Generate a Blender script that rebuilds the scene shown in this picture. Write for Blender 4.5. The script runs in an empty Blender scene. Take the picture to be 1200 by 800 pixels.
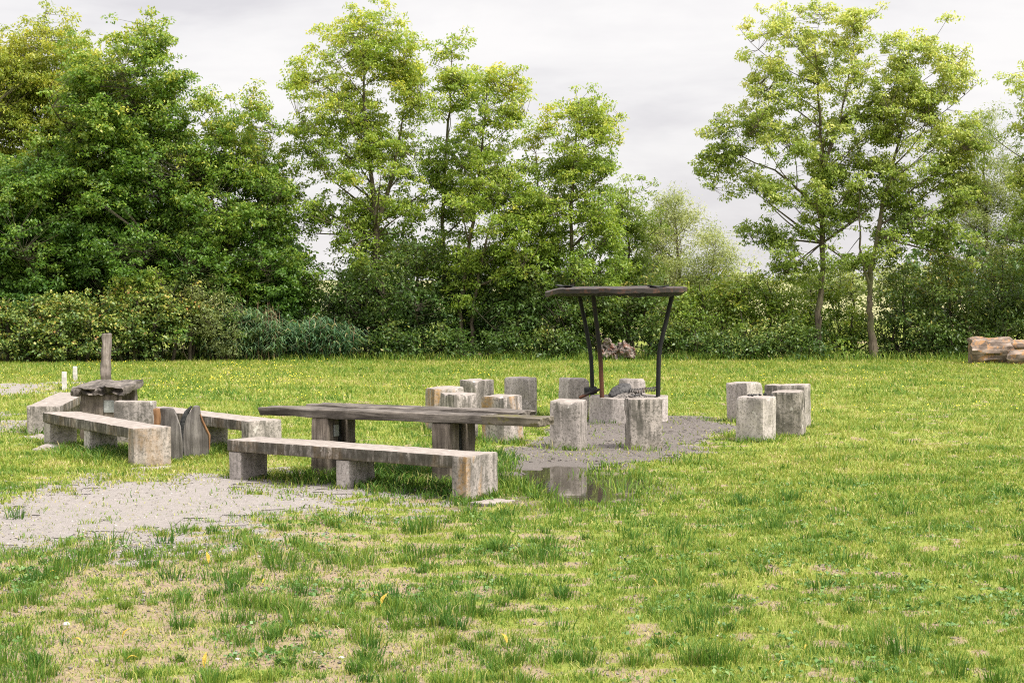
import bpy, bmesh, math
import numpy as np
from mathutils import Vector, Matrix, noise as mnoise

# ------------------------------------------------------------------ basics
sc = bpy.context.scene
COL = sc.collection
F = 2000.0            # focal length in photo pixels (photo 1200 x 800)
CAMH = 1.95           # eye height
HOR = 340.0           # horizon row in the photo
PITCH = math.atan((400 - HOR) / F)
rng = np.random.default_rng(7)

def ray(px, py):
    u, v = (px - 600) / F, (400 - py) / F
    cp, sp = math.cos(PITCH), math.sin(PITCH)
    return np.array([u, cp + v * sp, -sp + v * cp])

def G(px, py, z=0.0):
    """world point at height z seen at photo pixel (px, py)"""
    r = ray(px, py)
    t = (z - CAMH) / r[2]
    return np.array([r[0] * t, r[1] * t, z])

def A(px, py, d):
    """world point at distance y = d seen at photo pixel (px, py)"""
    r = ray(px, py)
    t = d / r[1]
    return np.array([r[0] * t, d, CAMH + r[2] * t])

class Noise:
    def __init__(s, seed, n=10):
        r = np.random.default_rng(seed)
        s.k = r.normal(size=(n, 3)); s.p = r.uniform(0, 6.283, n)
        s.k *= (r.uniform(.6, 1.6, (n, 1)) / np.linalg.norm(s.k, axis=1, keepdims=True))
    def __call__(s, P, scale=1.0):
        P = np.asarray(P, float)
        if P.shape[-1] == 2: P = np.concatenate([P, np.zeros(P.shape[:-1] + (1,))], -1)
        return np.sin(P @ s.k.T * (scale * 6.283) + s.p).sum(-1) / math.sqrt(len(s.p) / 2)

def npmesh(name, V, faces, attrs=None, smooth=False):
    """V (n,3); faces: list of (m,k) int arrays; attrs {name: (domain, values)}"""
    me = bpy.data.meshes.new(name)
    V = np.asarray(V, np.float32)
    me.vertices.add(len(V)); me.vertices.foreach_set('co', V.ravel())
    loops = np.concatenate([f.ravel() for f in faces]).astype(np.int32)
    tot = np.concatenate([np.full(len(f), f.shape[1], np.int32) for f in faces])
    start = np.concatenate([[0], np.cumsum(tot)[:-1]]).astype(np.int32)
    me.loops.add(len(loops)); me.loops.foreach_set('vertex_index', loops)
    me.polygons.add(len(tot)); me.polygons.foreach_set('loop_start', start)
    me.polygons.foreach_set('loop_total', tot)
    if smooth: me.polygons.foreach_set('use_smooth', np.ones(len(tot), bool))
    me.update(calc_edges=True)
    for k, (dom, val) in (attrs or {}).items():
        a = me.attributes.new(k, 'FLOAT', dom)
        a.data.foreach_set('value', np.asarray(val, np.float32))
    me.validate()
    return me

def link(name, me, mat=None, parent=None, loc=(0, 0, 0), rz=0.0):
    o = bpy.data.objects.new(name, me); COL.objects.link(o)
    if mat is not None: me.materials.append(mat)
    o.location = loc; o.rotation_euler = (0, 0, rz)
    if parent is not None: o.parent = parent
    return o

def tag(o, label=None, cat=None, group=None, kind=None):
    if label: o['label'] = label
    if cat: o['category'] = cat
    if group: o['group'] = group
    if kind: o['kind'] = kind
    return o

def thing(name, label, cat, loc, rz=0.0, group=None):
    o = bpy.data.objects.new(name, None); COL.objects.link(o)
    o.empty_display_size = .1
    o.location = loc; o.rotation_euler = (0, 0, rz)
    return tag(o, label, cat, group)

# ------------------------------------------------------------------ materials
def new_mat(name):
    m = bpy.data.materials.new(name); m.use_nodes = True
    nt = m.node_tree; nt.nodes.clear()
    return m, nt

class NB:
    """small node builder"""
    def __init__(s, nt): s.nt = nt
    def n(s, t, **kw):
        x = s.nt.nodes.new(t)
        for k, v in kw.items():
            if k.startswith('i_'):
                key = k[2:]
                key = int(key) if key.isdigit() else key.replace('_', ' ')
                s.set(x.inputs[key], v)
            else: setattr(x, k, v)
        return x
    def set(s, inp, v):
        if isinstance(v, bpy.types.NodeSocket): s.nt.links.new(v, inp)
        else:
            if isinstance(v, (tuple, list)) and len(v) == 3 and inp.type == 'RGBA': v = (*v, 1)
            inp.default_value = v
    def noise(s, vec, scale, detail=4, rough=.55, dist=0):
        x = s.n('ShaderNodeTexNoise'); x.noise_dimensions = '3D'
        s.set(x.inputs['Vector'], vec); x.inputs['Scale'].default_value = scale
        x.inputs['Detail'].default_value = detail; x.inputs['Roughness'].default_value = rough
        x.inputs['Distortion'].default_value = dist
        return x.outputs['Fac']
    def map(s, vec, scale=(1, 1, 1), loc=None, rot=(0, 0, 0)):
        x = s.n('ShaderNodeMapping'); s.set(x.inputs['Vector'], vec); x.inputs['Scale'].default_value = scale
        x.inputs['Rotation'].default_value = rot
        if loc is not None: s.set(x.inputs['Location'], loc)
        return x.outputs[0]
    def ramp(s, fac, stops, interp='LINEAR'):
        x = s.n('ShaderNodeValToRGB'); s.set(x.inputs[0], fac); cr = x.color_ramp; cr.interpolation = interp
        while len(cr.elements) < len(stops): cr.elements.new(.5)
        for e, (p, c) in zip(cr.elements, stops):
            e.position = p
            e.color = (*c, 1) if isinstance(c, tuple) else (c, c, c, 1)
        return x.outputs[0]
    def mix(s, fac, a, b, mode='MIX'):
        x = s.n('ShaderNodeMix', data_type='RGBA', blend_type=mode)
        s.set(x.inputs[0], fac); s.set(x.inputs[6], a); s.set(x.inputs[7], b)
        return x.outputs[2]
    def math(s, op, a, b=0.0, c=0.0, clamp=False):
        x = s.n('ShaderNodeMath', operation=op); x.use_clamp = clamp
        s.set(x.inputs[0], a); s.set(x.inputs[1], b)
        if op in ('MULTIPLY_ADD',): s.set(x.inputs[2], c)
        return x.outputs[0]
    def attr(s, name):
        return s.n('ShaderNodeAttribute', attribute_name=name).outputs['Fac']
    def out(s, sh, disp=None):
        o = s.n('ShaderNodeOutputMaterial'); s.nt.links.new(sh, o.inputs['Surface'])
    def bump(s, h, strength=.5, dist=.02):
        x = s.n('ShaderNodeBump'); x.inputs['Strength'].default_value = strength
        x.inputs['Distance'].default_value = dist; s.set(x.inputs['Height'], h)
        return x.outputs[0]
    def pbsdf(s, color, rough=.8, normal=None, spec=.3, **kw):
        x = s.n('ShaderNodeBsdfPrincipled'); s.set(x.inputs['Base Color'], color); s.set(x.inputs['Roughness'], rough)
        x.inputs['Specular IOR Level'].default_value = spec
        if normal is not None: s.set(x.inputs['Normal'], normal)
        for k, v in kw.items(): s.set(x.inputs[k.replace('_', ' ')], v)
        return x.outputs[0]
    def objcoord(s, rnd=True):
        tc = s.n('ShaderNodeTexCoord').outputs['Object']
        if not rnd: return tc
        r = s.n('ShaderNodeObjectInfo').outputs['Random']
        m = s.math('MULTIPLY', r, 57.0)
        c = s.n('ShaderNodeCombineXYZ'); s.set(c.inputs[0], m); s.set(c.inputs[1], m)
        v = s.n('ShaderNodeVectorMath', operation='ADD'); s.set(v.inputs[0], tc); s.set(v.inputs[1], c.outputs[0])
        return v.outputs[0]

def leaf_mat(name, stops, transl=.35, rough=.45):
    m, nt = new_mat(name); b = NB(nt)
    col = b.ramp(b.attr('tint'), stops)
    p = b.pbsdf(col, rough, spec=.35)
    tcol = b.mix(1.0, col, (1.0, 1.05, .45), 'MULTIPLY')
    t = b.n('ShaderNodeBsdfTranslucent'); b.set(t.inputs['Color'], b.mix(.5, tcol, col, 'ADD'))
    mx = b.n('ShaderNodeMixShader'); mx.inputs[0].default_value = transl
    nt.links.new(p, mx.inputs[1]); nt.links.new(t.outputs[0], mx.inputs[2])
    b.out(mx.outputs[0]); return m

def concrete_mat(name, stain=.5, lichen=0.0, base=(.42, .38, .355), grime=0.0):
    m, nt = new_mat(name); b = NB(nt)
    oc = b.objcoord()
    big = b.noise(oc, 2.2, 4)
    col = b.mix(b.ramp(big, [(.3, 0.0), (.7, 1.0)]), tuple(c * .82 for c in base), tuple(min(c * 1.12, 1) for c in base))
    fine = b.noise(oc, 60, 3, .7)
    col = b.mix(.35, col, b.ramp(fine, [(.3, (.55, .5, .46)), (.7, (1.1, 1.08, 1.05))]), 'MULTIPLY')
    # rain streaks: dark algae running down from the top edges
    st = b.noise(b.map(oc, (13, 13, 1.6)), 1.0, 4, .6)
    patch = b.noise(oc, 3.2, 3)
    z = b.n('ShaderNodeSeparateXYZ'); b.set(z.inputs[0], b.n('ShaderNodeTexCoord').outputs['Generated'])
    zz = b.ramp(z.outputs[2], [(.05, .15), (.45, .75), (.9, 1.0)])
    s1 = b.math('MULTIPLY', b.ramp(st, [(.40, 0.0), (.56, 1.0)]), zz)
    s1 = b.math('MULTIPLY', s1, b.ramp(patch, [(.36, .35), (.55, 1.0)]))
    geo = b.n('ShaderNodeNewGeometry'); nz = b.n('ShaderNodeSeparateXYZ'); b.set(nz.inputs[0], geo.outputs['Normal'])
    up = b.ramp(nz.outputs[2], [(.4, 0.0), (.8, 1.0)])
    side = b.math('SUBTRACT', 1.0, up)
    s1 = b.math('MULTIPLY', s1, side)
    col = b.mix(b.math('MULTIPLY', s1, stain, clamp=True), col, (.055, .052, .043))
    if grime:
        gf = b.math('MULTIPLY', b.ramp(b.noise(b.map(oc, (17, 17, 2.4)), 1.0, 5, .7), [(.40, .12), (.55, 1.0)]), side)
        col = b.mix(b.math('MULTIPLY', gf, grime), col, (.060, .052, .042))
    # speckle
    sp = b.noise(oc, 28, 5, .75)
    col = b.mix(b.math('MULTIPLY', b.ramp(sp, [(.50, 0.0), (.58, 1.0)]), .35 + stain * .4), col, (.09, .085, .07))
    # worn pale pinkish top with dark pits
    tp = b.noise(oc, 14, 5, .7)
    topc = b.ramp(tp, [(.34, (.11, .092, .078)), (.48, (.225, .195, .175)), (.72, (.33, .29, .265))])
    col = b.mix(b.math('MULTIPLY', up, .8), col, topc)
    # small pale splashes
    wl = b.noise(oc, 9, 2, .5)
    col = b.mix(b.math('MULTIPLY', b.ramp(wl, [(.70, 0.0), (.74, 1.0)]), .6), col, (.6, .57, .53))
    foot = b.math('MULTIPLY', b.ramp(z.outputs[2], [(.08, 1.0), (.30, 0.0)]), b.ramp(b.noise(oc, 11, 4, .65), [(.35, .15), (.6, .8)]))
    col = b.mix(b.math('MULTIPLY', foot, b.math('MULTIPLY', side, .6)), col, (.12, .10, .06))
    if lichen:
        lm = b.noise(b.map(oc, (5, 5, 1.2)), 1.0, 3, .5)
        lm = b.math('MULTIPLY', b.ramp(lm, [(.50, 0.0), (.60, 1.0)]), b.ramp(b.noise(oc, 25, 3, .7), [(.35, .2), (.6, 1.0)]))
        lm = b.math('MULTIPLY', b.math('MULTIPLY', lm, side), lichen)
        col = b.mix(lm, col, (.42, .22, .045))
    h = b.math('ADD', b.math('MULTIPLY', fine, .5), b.noise(oc, 14, 5, .7))
    b.out(b.pbsdf(col, .9, b.bump(h, .55, .012), spec=.15)); return m

def wood_mat(name, dark, light, axis=0, extra=None, scale=1.0):
    m, nt = new_mat(name); b = NB(nt)
    oc = b.objcoord()
    s = [16 * scale] * 3; s[axis] = 1.0 * scale
    g = b.noise(b.map(oc, tuple(s)), 1.0, 6, .7, .6)
    col = b.ramp(g, [(.32, dark), (.52, tuple((x + y) / 2 for x, y in zip(dark, light))), (.72, light)])
    p = b.noise(oc, 4, 4, .6)
    col = b.mix(b.ramp(p, [(.4, 0.0), (.65, .7)]), col, dark)
    if extra:
        e = b.noise(oc, 6, 4, .65)
        col = b.mix(b.ramp(e, [(.52, 0.0), (.60, .9)]), col, extra)
    b.out(b.pbsdf(col, .85, b.bump(g, .9, .02), spec=.2)); return m

def rust_mat(name, base=(.022, .021, .021), rust=(.16, .06, .025), amt=.5, metal=.3, low=False):
    m, nt = new_mat(name); b = NB(nt)
    oc = b.objcoord()
    n1 = b.noise(oc, 7, 5, .7)
    f = b.ramp(n1, [(.62 - amt * .3, 0.0), (.75 - amt * .3, 1.0)])
    if low:
        z = b.n('ShaderNodeSeparateXYZ'); b.set(z.inputs[0], b.n('ShaderNodeTexCoord').outputs['Generated'])
        f = b.math('MAXIMUM', f, b.math('MULTIPLY', b.ramp(z.outputs[2], [(.3, 1.0), (.5, 0.0)]), b.ramp(n1, [(.3, .3), (.55, 1.0)])))
    col = b.mix(f, base, rust)
    col = b.mix(b.ramp(b.noise(oc, 22, 4, .7), [(.4, 0.0), (.7, .15)]), col, tuple(c * .5 for c in rust))
    b.out(b.pbsdf(col, .65, b.bump(n1, .4, .01), Metallic=metal)); return m

def plain_mat(name, c1, c2, scale=20, rough=.9, bump=.4):
    m, nt = new_mat(name); b = NB(nt)
    oc = b.objcoord()
    n1 = b.noise(oc, scale, 5, .7)
    b.out(b.pbsdf(b.ramp(n1, [(.35, c1), (.65, c2)]), rough, b.bump(n1, bump, .01), spec=.2)); return m

def bark_mat(name, dark, light):
    m, nt = new_mat(name); b = NB(nt)
    oc = b.objcoord()
    g = b.noise(b.map(oc, (14, 14, 3)), 1.0, 5, .7)
    col = b.ramp(g, [(.35, dark), (.65, light)])
    moss = b.noise(oc, 1.3, 3)
    col = b.mix(b.ramp(moss, [(.5, 0.0), (.65, .5)]), col, (.09, .11, .035))
    b.out(b.pbsdf(col, .9, b.bump(g, .8, .03), spec=.15)); return m

def tint_mat(name, stops, rough=.6, transl=0.0, spec=.2):
    m, nt = new_mat(name); b = NB(nt)
    col = b.ramp(b.attr('tint'), stops)
    p = b.pbsdf(col, rough, spec=spec)
    if transl:
        t = b.n('ShaderNodeBsdfTranslucent'); b.set(t.inputs['Color'], col)
        mx = b.n('ShaderNodeMixShader'); mx.inputs[0].default_value = transl
        nt.links.new(p, mx.inputs[1]); nt.links.new(t.outputs[0], mx.inputs[2]); p = mx.outputs[0]
    b.out(p); return m

M = {}
M['ash'] = leaf_mat('ash_leaves', [(0, (0.093, 0.162, 0.025)), (.4, (0.191, 0.279, 0.041)), (.75, (0.343, 0.397, 0.072)), (1, (0.545, 0.490, 0.077))], .38)
M['maple'] = leaf_mat('dense_leaves', [(0, (0.038, 0.098, 0.018)), (.45, (0.109, 0.201, 0.029)), (.8, (0.262, 0.328, 0.054)), (1, (0.458, 0.421, 0.068))], .34)
M['yellowash'] = leaf_mat('yellowing_leaves', [(0, (0.098, 0.157, 0.023)), (.4, (0.229, 0.284, 0.041)), (.8, (0.436, 0.421, 0.068)), (1, (0.589, 0.470, 0.063))], .36)
M['silver'] = leaf_mat('pale_ash_leaves', [(0, (0.104, 0.167, 0.032)), (.4, (0.213, 0.289, 0.054)), (.75, (0.392, 0.431, 0.113)), (1, (0.600, 0.559, 0.189))], .36)
M['willow'] = leaf_mat('willow_leaves', [(0, (0.120, 0.157, 0.059)), (.5, (0.262, 0.304, 0.108)), (1, (0.480, 0.480, 0.225))], .33)
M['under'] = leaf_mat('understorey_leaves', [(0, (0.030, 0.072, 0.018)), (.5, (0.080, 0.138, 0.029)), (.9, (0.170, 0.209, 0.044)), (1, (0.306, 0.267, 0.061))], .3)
M['shrub'] = leaf_mat('shrub_leaves', [(0, (0.065, 0.132, 0.020)), (.5, (0.158, 0.240, 0.034)), (.85, (0.305, 0.338, 0.054)), (1, (0.523, 0.421, 0.090))], .33)
M['bramble'] = leaf_mat('bramble_leaves', [(0, (.055, .115, .032)), (.45, (.16, .23, .055)), (.75, (.34, .35, .085)), (.9, (.52, .44, .10)), (1, (.40, .19, .075))], .3)
M['reed'] = leaf_mat('reed_leaves', [(0, (.055, .13, .065)), (.6, (.15, .24, .13)), (.92, (.27, .34, .18)), (1, (.50, .43, .24))], .3)
M['clover'] = leaf_mat('clover_leaves', [(0, (.045, .12, .025)), (.5, (.10, .20, .045)), (1, (.22, .30, .09))], .2)
M['bark'] = bark_mat('grey_brown_bark', (.05, .04, .03), (.17, .14, .10))
M['bark_dark'] = bark_mat('dark_bark', (.025, .02, .016), (.09, .075, .055))
M['grass'] = tint_mat('grass_blades', [(0, (.045, .120, .016)), (.33, (.110, .205, .026)), (.62, (.235, .295, .042)), (.86, (.36, .36, .080)), (1, (.52, .43, .22))], .55, .35, .25)
M['stones'] = tint_mat('gravel_stones', [(0, (.075, .066, .06)), (.5, (.195, .172, .16)), (1, (.42, .385, .36))], .9)
M['flower'] = tint_mat('flower_petals', [(0, (.70, .55, .03)), (1, (.85, .75, .08))], .6, .2)
M['conc'] = concrete_mat('stained_concrete', .75)
M['conc_light'] = concrete_mat('pale_concrete', .42, 0, (.50, .455, .43))
M['conc_lichen'] = concrete_mat('lichen_concrete', .8, .5)
M['conc_dark'] = concrete_mat('dark_stained_concrete', 1.15, 0, (.36, .325, .295))
M['slab'] = concrete_mat('bench_slab_concrete', 1.2, .1, (.42, .38, .35), .92)
M['conc_rust'] = concrete_mat('rust_stained_concrete', .75, .22, (.42, .37, .335))
M['wood'] = wood_mat('grey_weathered_timber', (.022, .018, .015), (.27, .235, .205), 0)
M['wood_up'] = wood_mat('dark_upright_timber', (.045, .035, .028), (.34, .285, .235), 2)
M['log'] = wood_mat('burnt_split_timber', (.050, .044, .040), (.29, .265, .245), 2)
M['log_raw'] = wood_mat('raw_orange_split_timber', (.12, .055, .025), (.40, .23, .12), 2)
M['post'] = wood_mat('pale_weathered_post', (.06, .048, .042), (.40, .34, .315), 2)
M['oldlog'] = wood_mat('debarked_log', (.055, .04, .032), (.46, .36, .30), 0, (.36, .20, .10))
M['stump'] = wood_mat('rooty_stump', (.008, .006, .006), (.46, .38, .34), 0, (.13, .055, .035), .45)
M['white'] = plain_mat('white_paint', (.34, .32, .30), (.60, .57, .55), 14)
M['pipe'] = rust_mat('blackened_pipe', (.016, .017, .017), (.05, .035, .025), amt=.05)
M['pipe_rust'] = rust_mat('rusty_pipe', (.016, .016, .016), (.11, .045, .024), amt=.0, low=True)
M['hood'] = rust_mat('rusty_hood', (.026, .022, .020), (.085, .042, .028), .40, .1)
M['ash_heap'] = plain_mat('ash_and_soil', (.06, .055, .05), (.30, .27, .25), 30)
M['char'] = plain_mat('charred_wood', (.03, .03, .032), (.14, .135, .135), 24)
M['coal'] = plain_mat('charcoal', (.012, .012, .013), (.06, .06, .06), 30)
M['steel'] = rust_mat('scorched_steel', (.16, .15, .145), (.17, .09, .05), .2, .5)
M['plate'] = plain_mat('grey_metal_plate', (.22, .23, .22), (.38, .39, .37), 18, .6)
M['leaf_y'] = plain_mat('yellow_leaf', (.50, .33, .04), (.72, .58, .12), 60, .6)
M['pebble'] = plain_mat('white_stone', (.34, .31, .28), (.58, .54, .50), 60)
M['cane'] = plain_mat('dry_canes', (.12, .075, .045), (.33, .24, .15), 10)

# ------------------------------------------------------------------ ground masks (world space, metres)
N1, N2, N3, N4 = Noise(11), Noise(12, 14), Noise(13, 14), Noise(14, 12)

def poly_world(pts): return np.array([G(*p)[:2] for p in pts])

def sdist(P, poly):
    """signed distance (negative inside) of points P (n,2) to polygon"""
    d = np.full(len(P), 1e9); inside = np.zeros(len(P), bool)
    for a, b in zip(poly, np.roll(poly, -1, 0)):
        e = b - a; w = P - a
        t = np.clip((w @ e) / (e @ e), 0, 1)
        d = np.minimum(d, np.linalg.norm(w - t[:, None] * e, axis=1))
        c = ((a[1] > P[:, 1]) != (b[1] > P[:, 1]))
        with np.errstate(divide='ignore', invalid='ignore'):
            c &= P[:, 0] < (b[0] - a[0]) * (P[:, 1] - a[1]) / (b[1] - a[1] + 1e-12) + a[0]
        inside ^= c
    return np.where(inside, -d, d)

PATH = poly_world([(-140, 606), (0, 592), (90, 580), (165, 568), (235, 560), (290, 561), (340, 571), (375, 584), (390, 598), (370, 604),
                   (340, 605), (230, 612), (120, 628), (0, 641), (-140, 658)])
PIT = poly_world([(585, 552), (600, 528), (640, 506), (690, 495), (783, 487), (850, 489), (882, 500), (868, 517), (825, 531),
                  (775, 539), (700, 549), (640, 556)])
PUDDLE = poly_world([(578, 556), (612, 545), (668, 542), (704, 548), (720, 558), (745, 567), (750, 578), (726, 588), (690, 592), (650, 591), (636, 580), (596, 568)])
WORN = poly_world([(-150, 640), (0, 630), (250, 600), (430, 590), (560, 606), (610, 680), (640, 830), (-160, 830)])
LEFTP = poly_world([(-120, 452), (60, 449), (85, 458), (30, 464), (-120, 466)])
LEFTQ = poly_world([(-120, 487), (20, 487), (48, 494), (75, 510), (40, 512), (-120, 500)])

def sstep(x, a, b):
    t = np.clip((x - a) / (b - a), 0, 1); return t * t * (3 - 2 * t)

def masks(P):
    n1 = N1(P, .55); n2 = N2(P, 1.9); n3 = N3(P, 5.0)
    wob = .16 * n1 + .10 * n2 + .05 * n3
    path = sstep(-(sdist(P, PATH) + wob * 2.0 + .10 * n3), -.45, .20)
    pit = sstep(-(sdist(P, PIT) + wob * 1.5), -.10, .22)
    lp = np.maximum(sstep(-(sdist(P, LEFTP) + wob * 2.5), -.1, .3), .8 * sstep(-(sdist(P, LEFTQ) + wob * 2.5), -.1, .3))
    gravel = np.maximum(np.maximum(path, pit), lp)
    pud = sdist(P, PUDDLE)
    wet = sstep(-(pud - .45 + wob * 1.6), -.25, .35)
    worn = sstep(-(sdist(P, WORN) + wob * 4), -.7, 1.3)
    # cover: 1 = closed turf, 0 = bare
    y = P[:, 1]
    n4 = N4(P, 3.6); n5 = N2(P[:, ::-1], 2.6)
    fg = sstep(-y, -19, -11)
    mott = .60 * n4 + .55 * n5 + .40 * n2 + .35 * n1 + .3 * n3
    bare = sstep(mott, .95 - .50 * fg, 1.8 - .50 * fg)
    cover = 1 - .85 * bare
    cover = cover * (1 - worn * (.46 + .44 * sstep(.7 * n4 + .6 * n5 + .3 * n3 + .25 * n1, -.9, .6)))
    edge = np.maximum(sstep(-(sdist(P, PATH) - 1.5 + wob * 2.5), -.4, 1.0), .6 * sstep(-(sdist(P, PIT) - .4 + wob), -.3, .6))
    cover = cover * (1 - .70 * edge * sstep(n4 + n2 * .7, -1.2, .6))
    grit = np.maximum(gravel, .85 * edge * sstep(n4 + n2 * .7 + .5 * n3, -.9, .5))
    cover = cover * (1 - .8 * wet * sstep(n2 + n4 + .5 * n3, -.6, .9))
    cover = cover * (1 - gravel * (.97 - .22 * sstep(n2 + n4, .5, 1.6)))
    return cover, grit, wet, worn, pud, path, pit

def gz(P):
    P = np.atleast_2d(P)[:, :2]
    near = sstep(-np.abs(P[:, 1] - 24), -24, -10) * sstep(-np.abs(P[:, 0]), -16, -9)
    z = near * (.012 * N1(P, .35) + .005 * N2(P, 1.1))
    pud = sdist(P, PUDDLE)
    flat = sstep(pud, 0.0, 1.2)
    z = z * flat + (1 - flat) * .004
    z -= .045 * sstep(-(pud + .15 * N1(P, .8) + .13 * N2(P, 1.6) + .05 * N4(P, 3.5)), -.12, .14)
    # low mound of raked gravel at the fire ring
    c = G(737, 497)[:2]
    z += .05 * np.exp(-((np.linalg.norm(P - c, axis=1) / 1.3) ** 2)) * flat
    return z

def axis(lo, hi, fa, fb, st):
    fine = np.arange(fa, fb + 1e-6, st)
    l, x, s = [], fa, st
    while x > lo: s *= 1.35; x -= s; l.append(x)
    r, x, s = [], fb, st
    while x < hi: s *= 1.35; x += s; r.append(x)
    return np.concatenate([l[::-1], fine, r])

def grid(xs, ys):
    X, Y = np.meshgrid(xs, ys); P = np.stack([X.ravel(), Y.ravel()], 1)
    nx, ny = len(xs), len(ys)
    i = (np.arange(ny - 1)[:, None] * nx + np.arange(nx - 1)).ravel()
    return P, np.stack([i, i + 1, i + nx + 1, i + nx], 1)

def ground_material():
    m, nt = new_mat('turf_soil_gravel'); b = NB(nt)
    P = b.n('ShaderNodeNewGeometry').outputs['Position']
    gr, co, we = b.attr('gravel'), b.attr('cover'), b.attr('wet')
    n1 = b.noise(P, 1.3, 5); n2 = b.noise(P, 9, 5, .65); n3 = b.noise(P, 60, 4, .7); n4 = b.noise(P, 170, 3, .7)
    turf = b.ramp(n2, [(.3, (.095, .135, .022)), (.5, (.16, .20, .034)), (.7, (.25, .26, .06))])
    turf = b.mix(b.ramp(n1, [(.35, 0.0), (.7, .6)]), turf, (.23, .25, .045))
    soil = b.ramp(b.math('ADD', b.math('MULTIPLY', n3, .5), b.math('MULTIPLY', n4, .5)), [(.36, (.13, .090, .065)), (.5, (.235, .168, .122)), (.62, (.34, .262, .198))])
    soil = b.mix(b.ramp(n2, [(.4, 0.0), (.65, .5)]), soil, (.27, .25, .09))
    stone = b.ramp(n4, [(.3, (.095, .084, .077)), (.5, (.205, .184, .172)), (.7, (.34, .31, .29))])
    stone = b.mix(b.ramp(n2, [(.35, .0), (.65, .45)]), stone, (.30, .27, .25))
    f = b.ramp(b.math('ADD', co, b.math('MULTIPLY', b.math('SUBTRACT', n3, .5), .7)), [(.42, 0.0), (.68, 1.0)])
    col = b.mix(f, soil, turf)
    g = b.ramp(b.math('ADD', gr, b.math('MULTIPLY', b.math('SUBTRACT', n3, .5), .8)), [(.35, 0.0), (.65, 1.0)])
    col = b.mix(g, col, stone)
    col = b.mix(b.math('MULTIPLY', we, .75), col, (.085, .068, .050))
    pit = b.attr('pit')
    col = b.mix(b.math('MULTIPLY', pit, .80), col, b.ramp(n4, [(.3, (.038, .032, .028)), (.7, (.165, .143, .128))]))
    h = b.math('ADD', n3, b.math('MULTIPLY', n4, .6))
    rough = b.math('SUBTRACT', .95, b.math('MULTIPLY', we, .45))
    b.out(b.pbsdf(col, rough, b.bump(h, .7, .015), spec=.2)); return m
M['ground'] = ground_material()

xs = axis(-420, 420, -15, 15, .10); ys = axis(-30, 900, 7, 50, .10)
P, q = grid(xs, ys)
z = gz(P)
far = np.maximum(P[:, 1] - 75, 0)
z = z + .0225 * np.minimum(far, 140) * sstep(P[:, 1], 70, 120)
cover, gravel, wet, worn, pud, path, pit = masks(P)
link('ground', npmesh('ground', np.column_stack([P, z]), [q],
     {'gravel': ('POINT', gravel), 'cover': ('POINT', cover), 'wet': ('POINT', wet), 'pit': ('POINT', pit)}, True), M['ground'])
tag(bpy.data.objects['ground'], kind='structure')

def overlay(name, sel_fn, poly, dz, mat, st=.06):
    lo, hi = poly.min(0) - .6, poly.max(0) + .6
    # same cells as the ground sheet, so the two never cross by accident
    gx_, gy_ = np.arange(-15, 15 + 1e-6, .10), np.arange(7, 50 + 1e-6, .10)
    P, q = grid(gx_[(gx_ > lo[0]) & (gx_ < hi[0])], gy_[(gy_ > lo[1]) & (gy_ < hi[1])])
    cover, gravel, wet, worn, pud, path, pit = masks(P)
    val = sel_fn(path, pit)
    keep = (val[q] > .35).all(1); q = q[keep]
    used, inv = np.unique(q, return_inverse=True); q = inv.reshape(-1, 4)
    P = P[used]
    vv = val[used]      # the rim dips under the turf, so the gravel has no cut edge
    V = np.column_stack([P, gz(P) + dz * sstep(vv, .5, .9) - .014 * (1 - sstep(vv, .42, .72))])
    o = link(name, npmesh(name, V, [q], {'gravel': ('POINT', gravel[used]), 'cover': ('POINT', cover[used]),
             'wet': ('POINT', wet[used]), 'pit': ('POINT', pit[used])}, True), mat)
    return tag(o, kind='structure')
overlay('gravel_path', lambda a, b: a, PATH, .006, M['ground'])
overlay('gravel_patch', lambda a, b: b, PIT, .006, M['ground'])

# puddle: level sheet lying in the dip of the ground
lo, hi = PUDDLE.min(0) - .12, PUDDLE.max(0) + .12
P, q = grid(np.linspace(lo[0], hi[0], 40), np.linspace(lo[1], hi[1], 60))
keep = (sdist(P, PUDDLE)[q] < .30).all(1); q = q[keep]
used, inv = np.unique(q, return_inverse=True)
V = np.column_stack([P[used], np.full(len(used), -.010)])
m, nt = new_mat('puddle_water'); b = NB(nt)
pp = b.n('ShaderNodeNewGeometry').outputs['Position']
b.out(b.pbsdf((.045, .038, .028), .03, b.bump(b.noise(pp, 7, 2), .03, .01), spec=.5, IOR=1.33))
o = link('puddle', npmesh('puddle', V, [inv.reshape(-1, 4)], None, True), m)
tag(o, 'shallow muddy puddle in the grass mirroring the concrete stools', 'puddle', kind='structure')

# far stubble field on the rise beyond the trees
m, nt = new_mat('stubble_field'); b = NB(nt)
pp = b.n('ShaderNodeNewGeometry').outputs['Position']
b.out(b.pbsdf(b.ramp(b.noise(b.map(pp, (.05, .4, 1)), 1.0, 5), [(.35, (.19, .20, .085)), (.65, (.29, .27, .13))]), .95))
P, q = grid(np.linspace(-120, 150, 40), np.linspace(95, 230, 30))
far = np.maximum(P[:, 1] - 75, 0)
zz = .0225 * np.minimum(far, 140) * sstep(P[:, 1], 70, 120)
o = link('stubble_field', npmesh('stubble_field', np.column_stack([P, zz + .05]), [q], None, True), m)
tag(o, kind='structure')

# ------------------------------------------------------------------ solid helpers
def jitter(bm, amp, scale, seed=0):
    off = Vector((seed * 3.1, seed * 1.7, seed * .9))
    for v in bm.verts:
        n = mnoise.noise_vector(v.co * scale + off)
        v.co += n * amp

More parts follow.
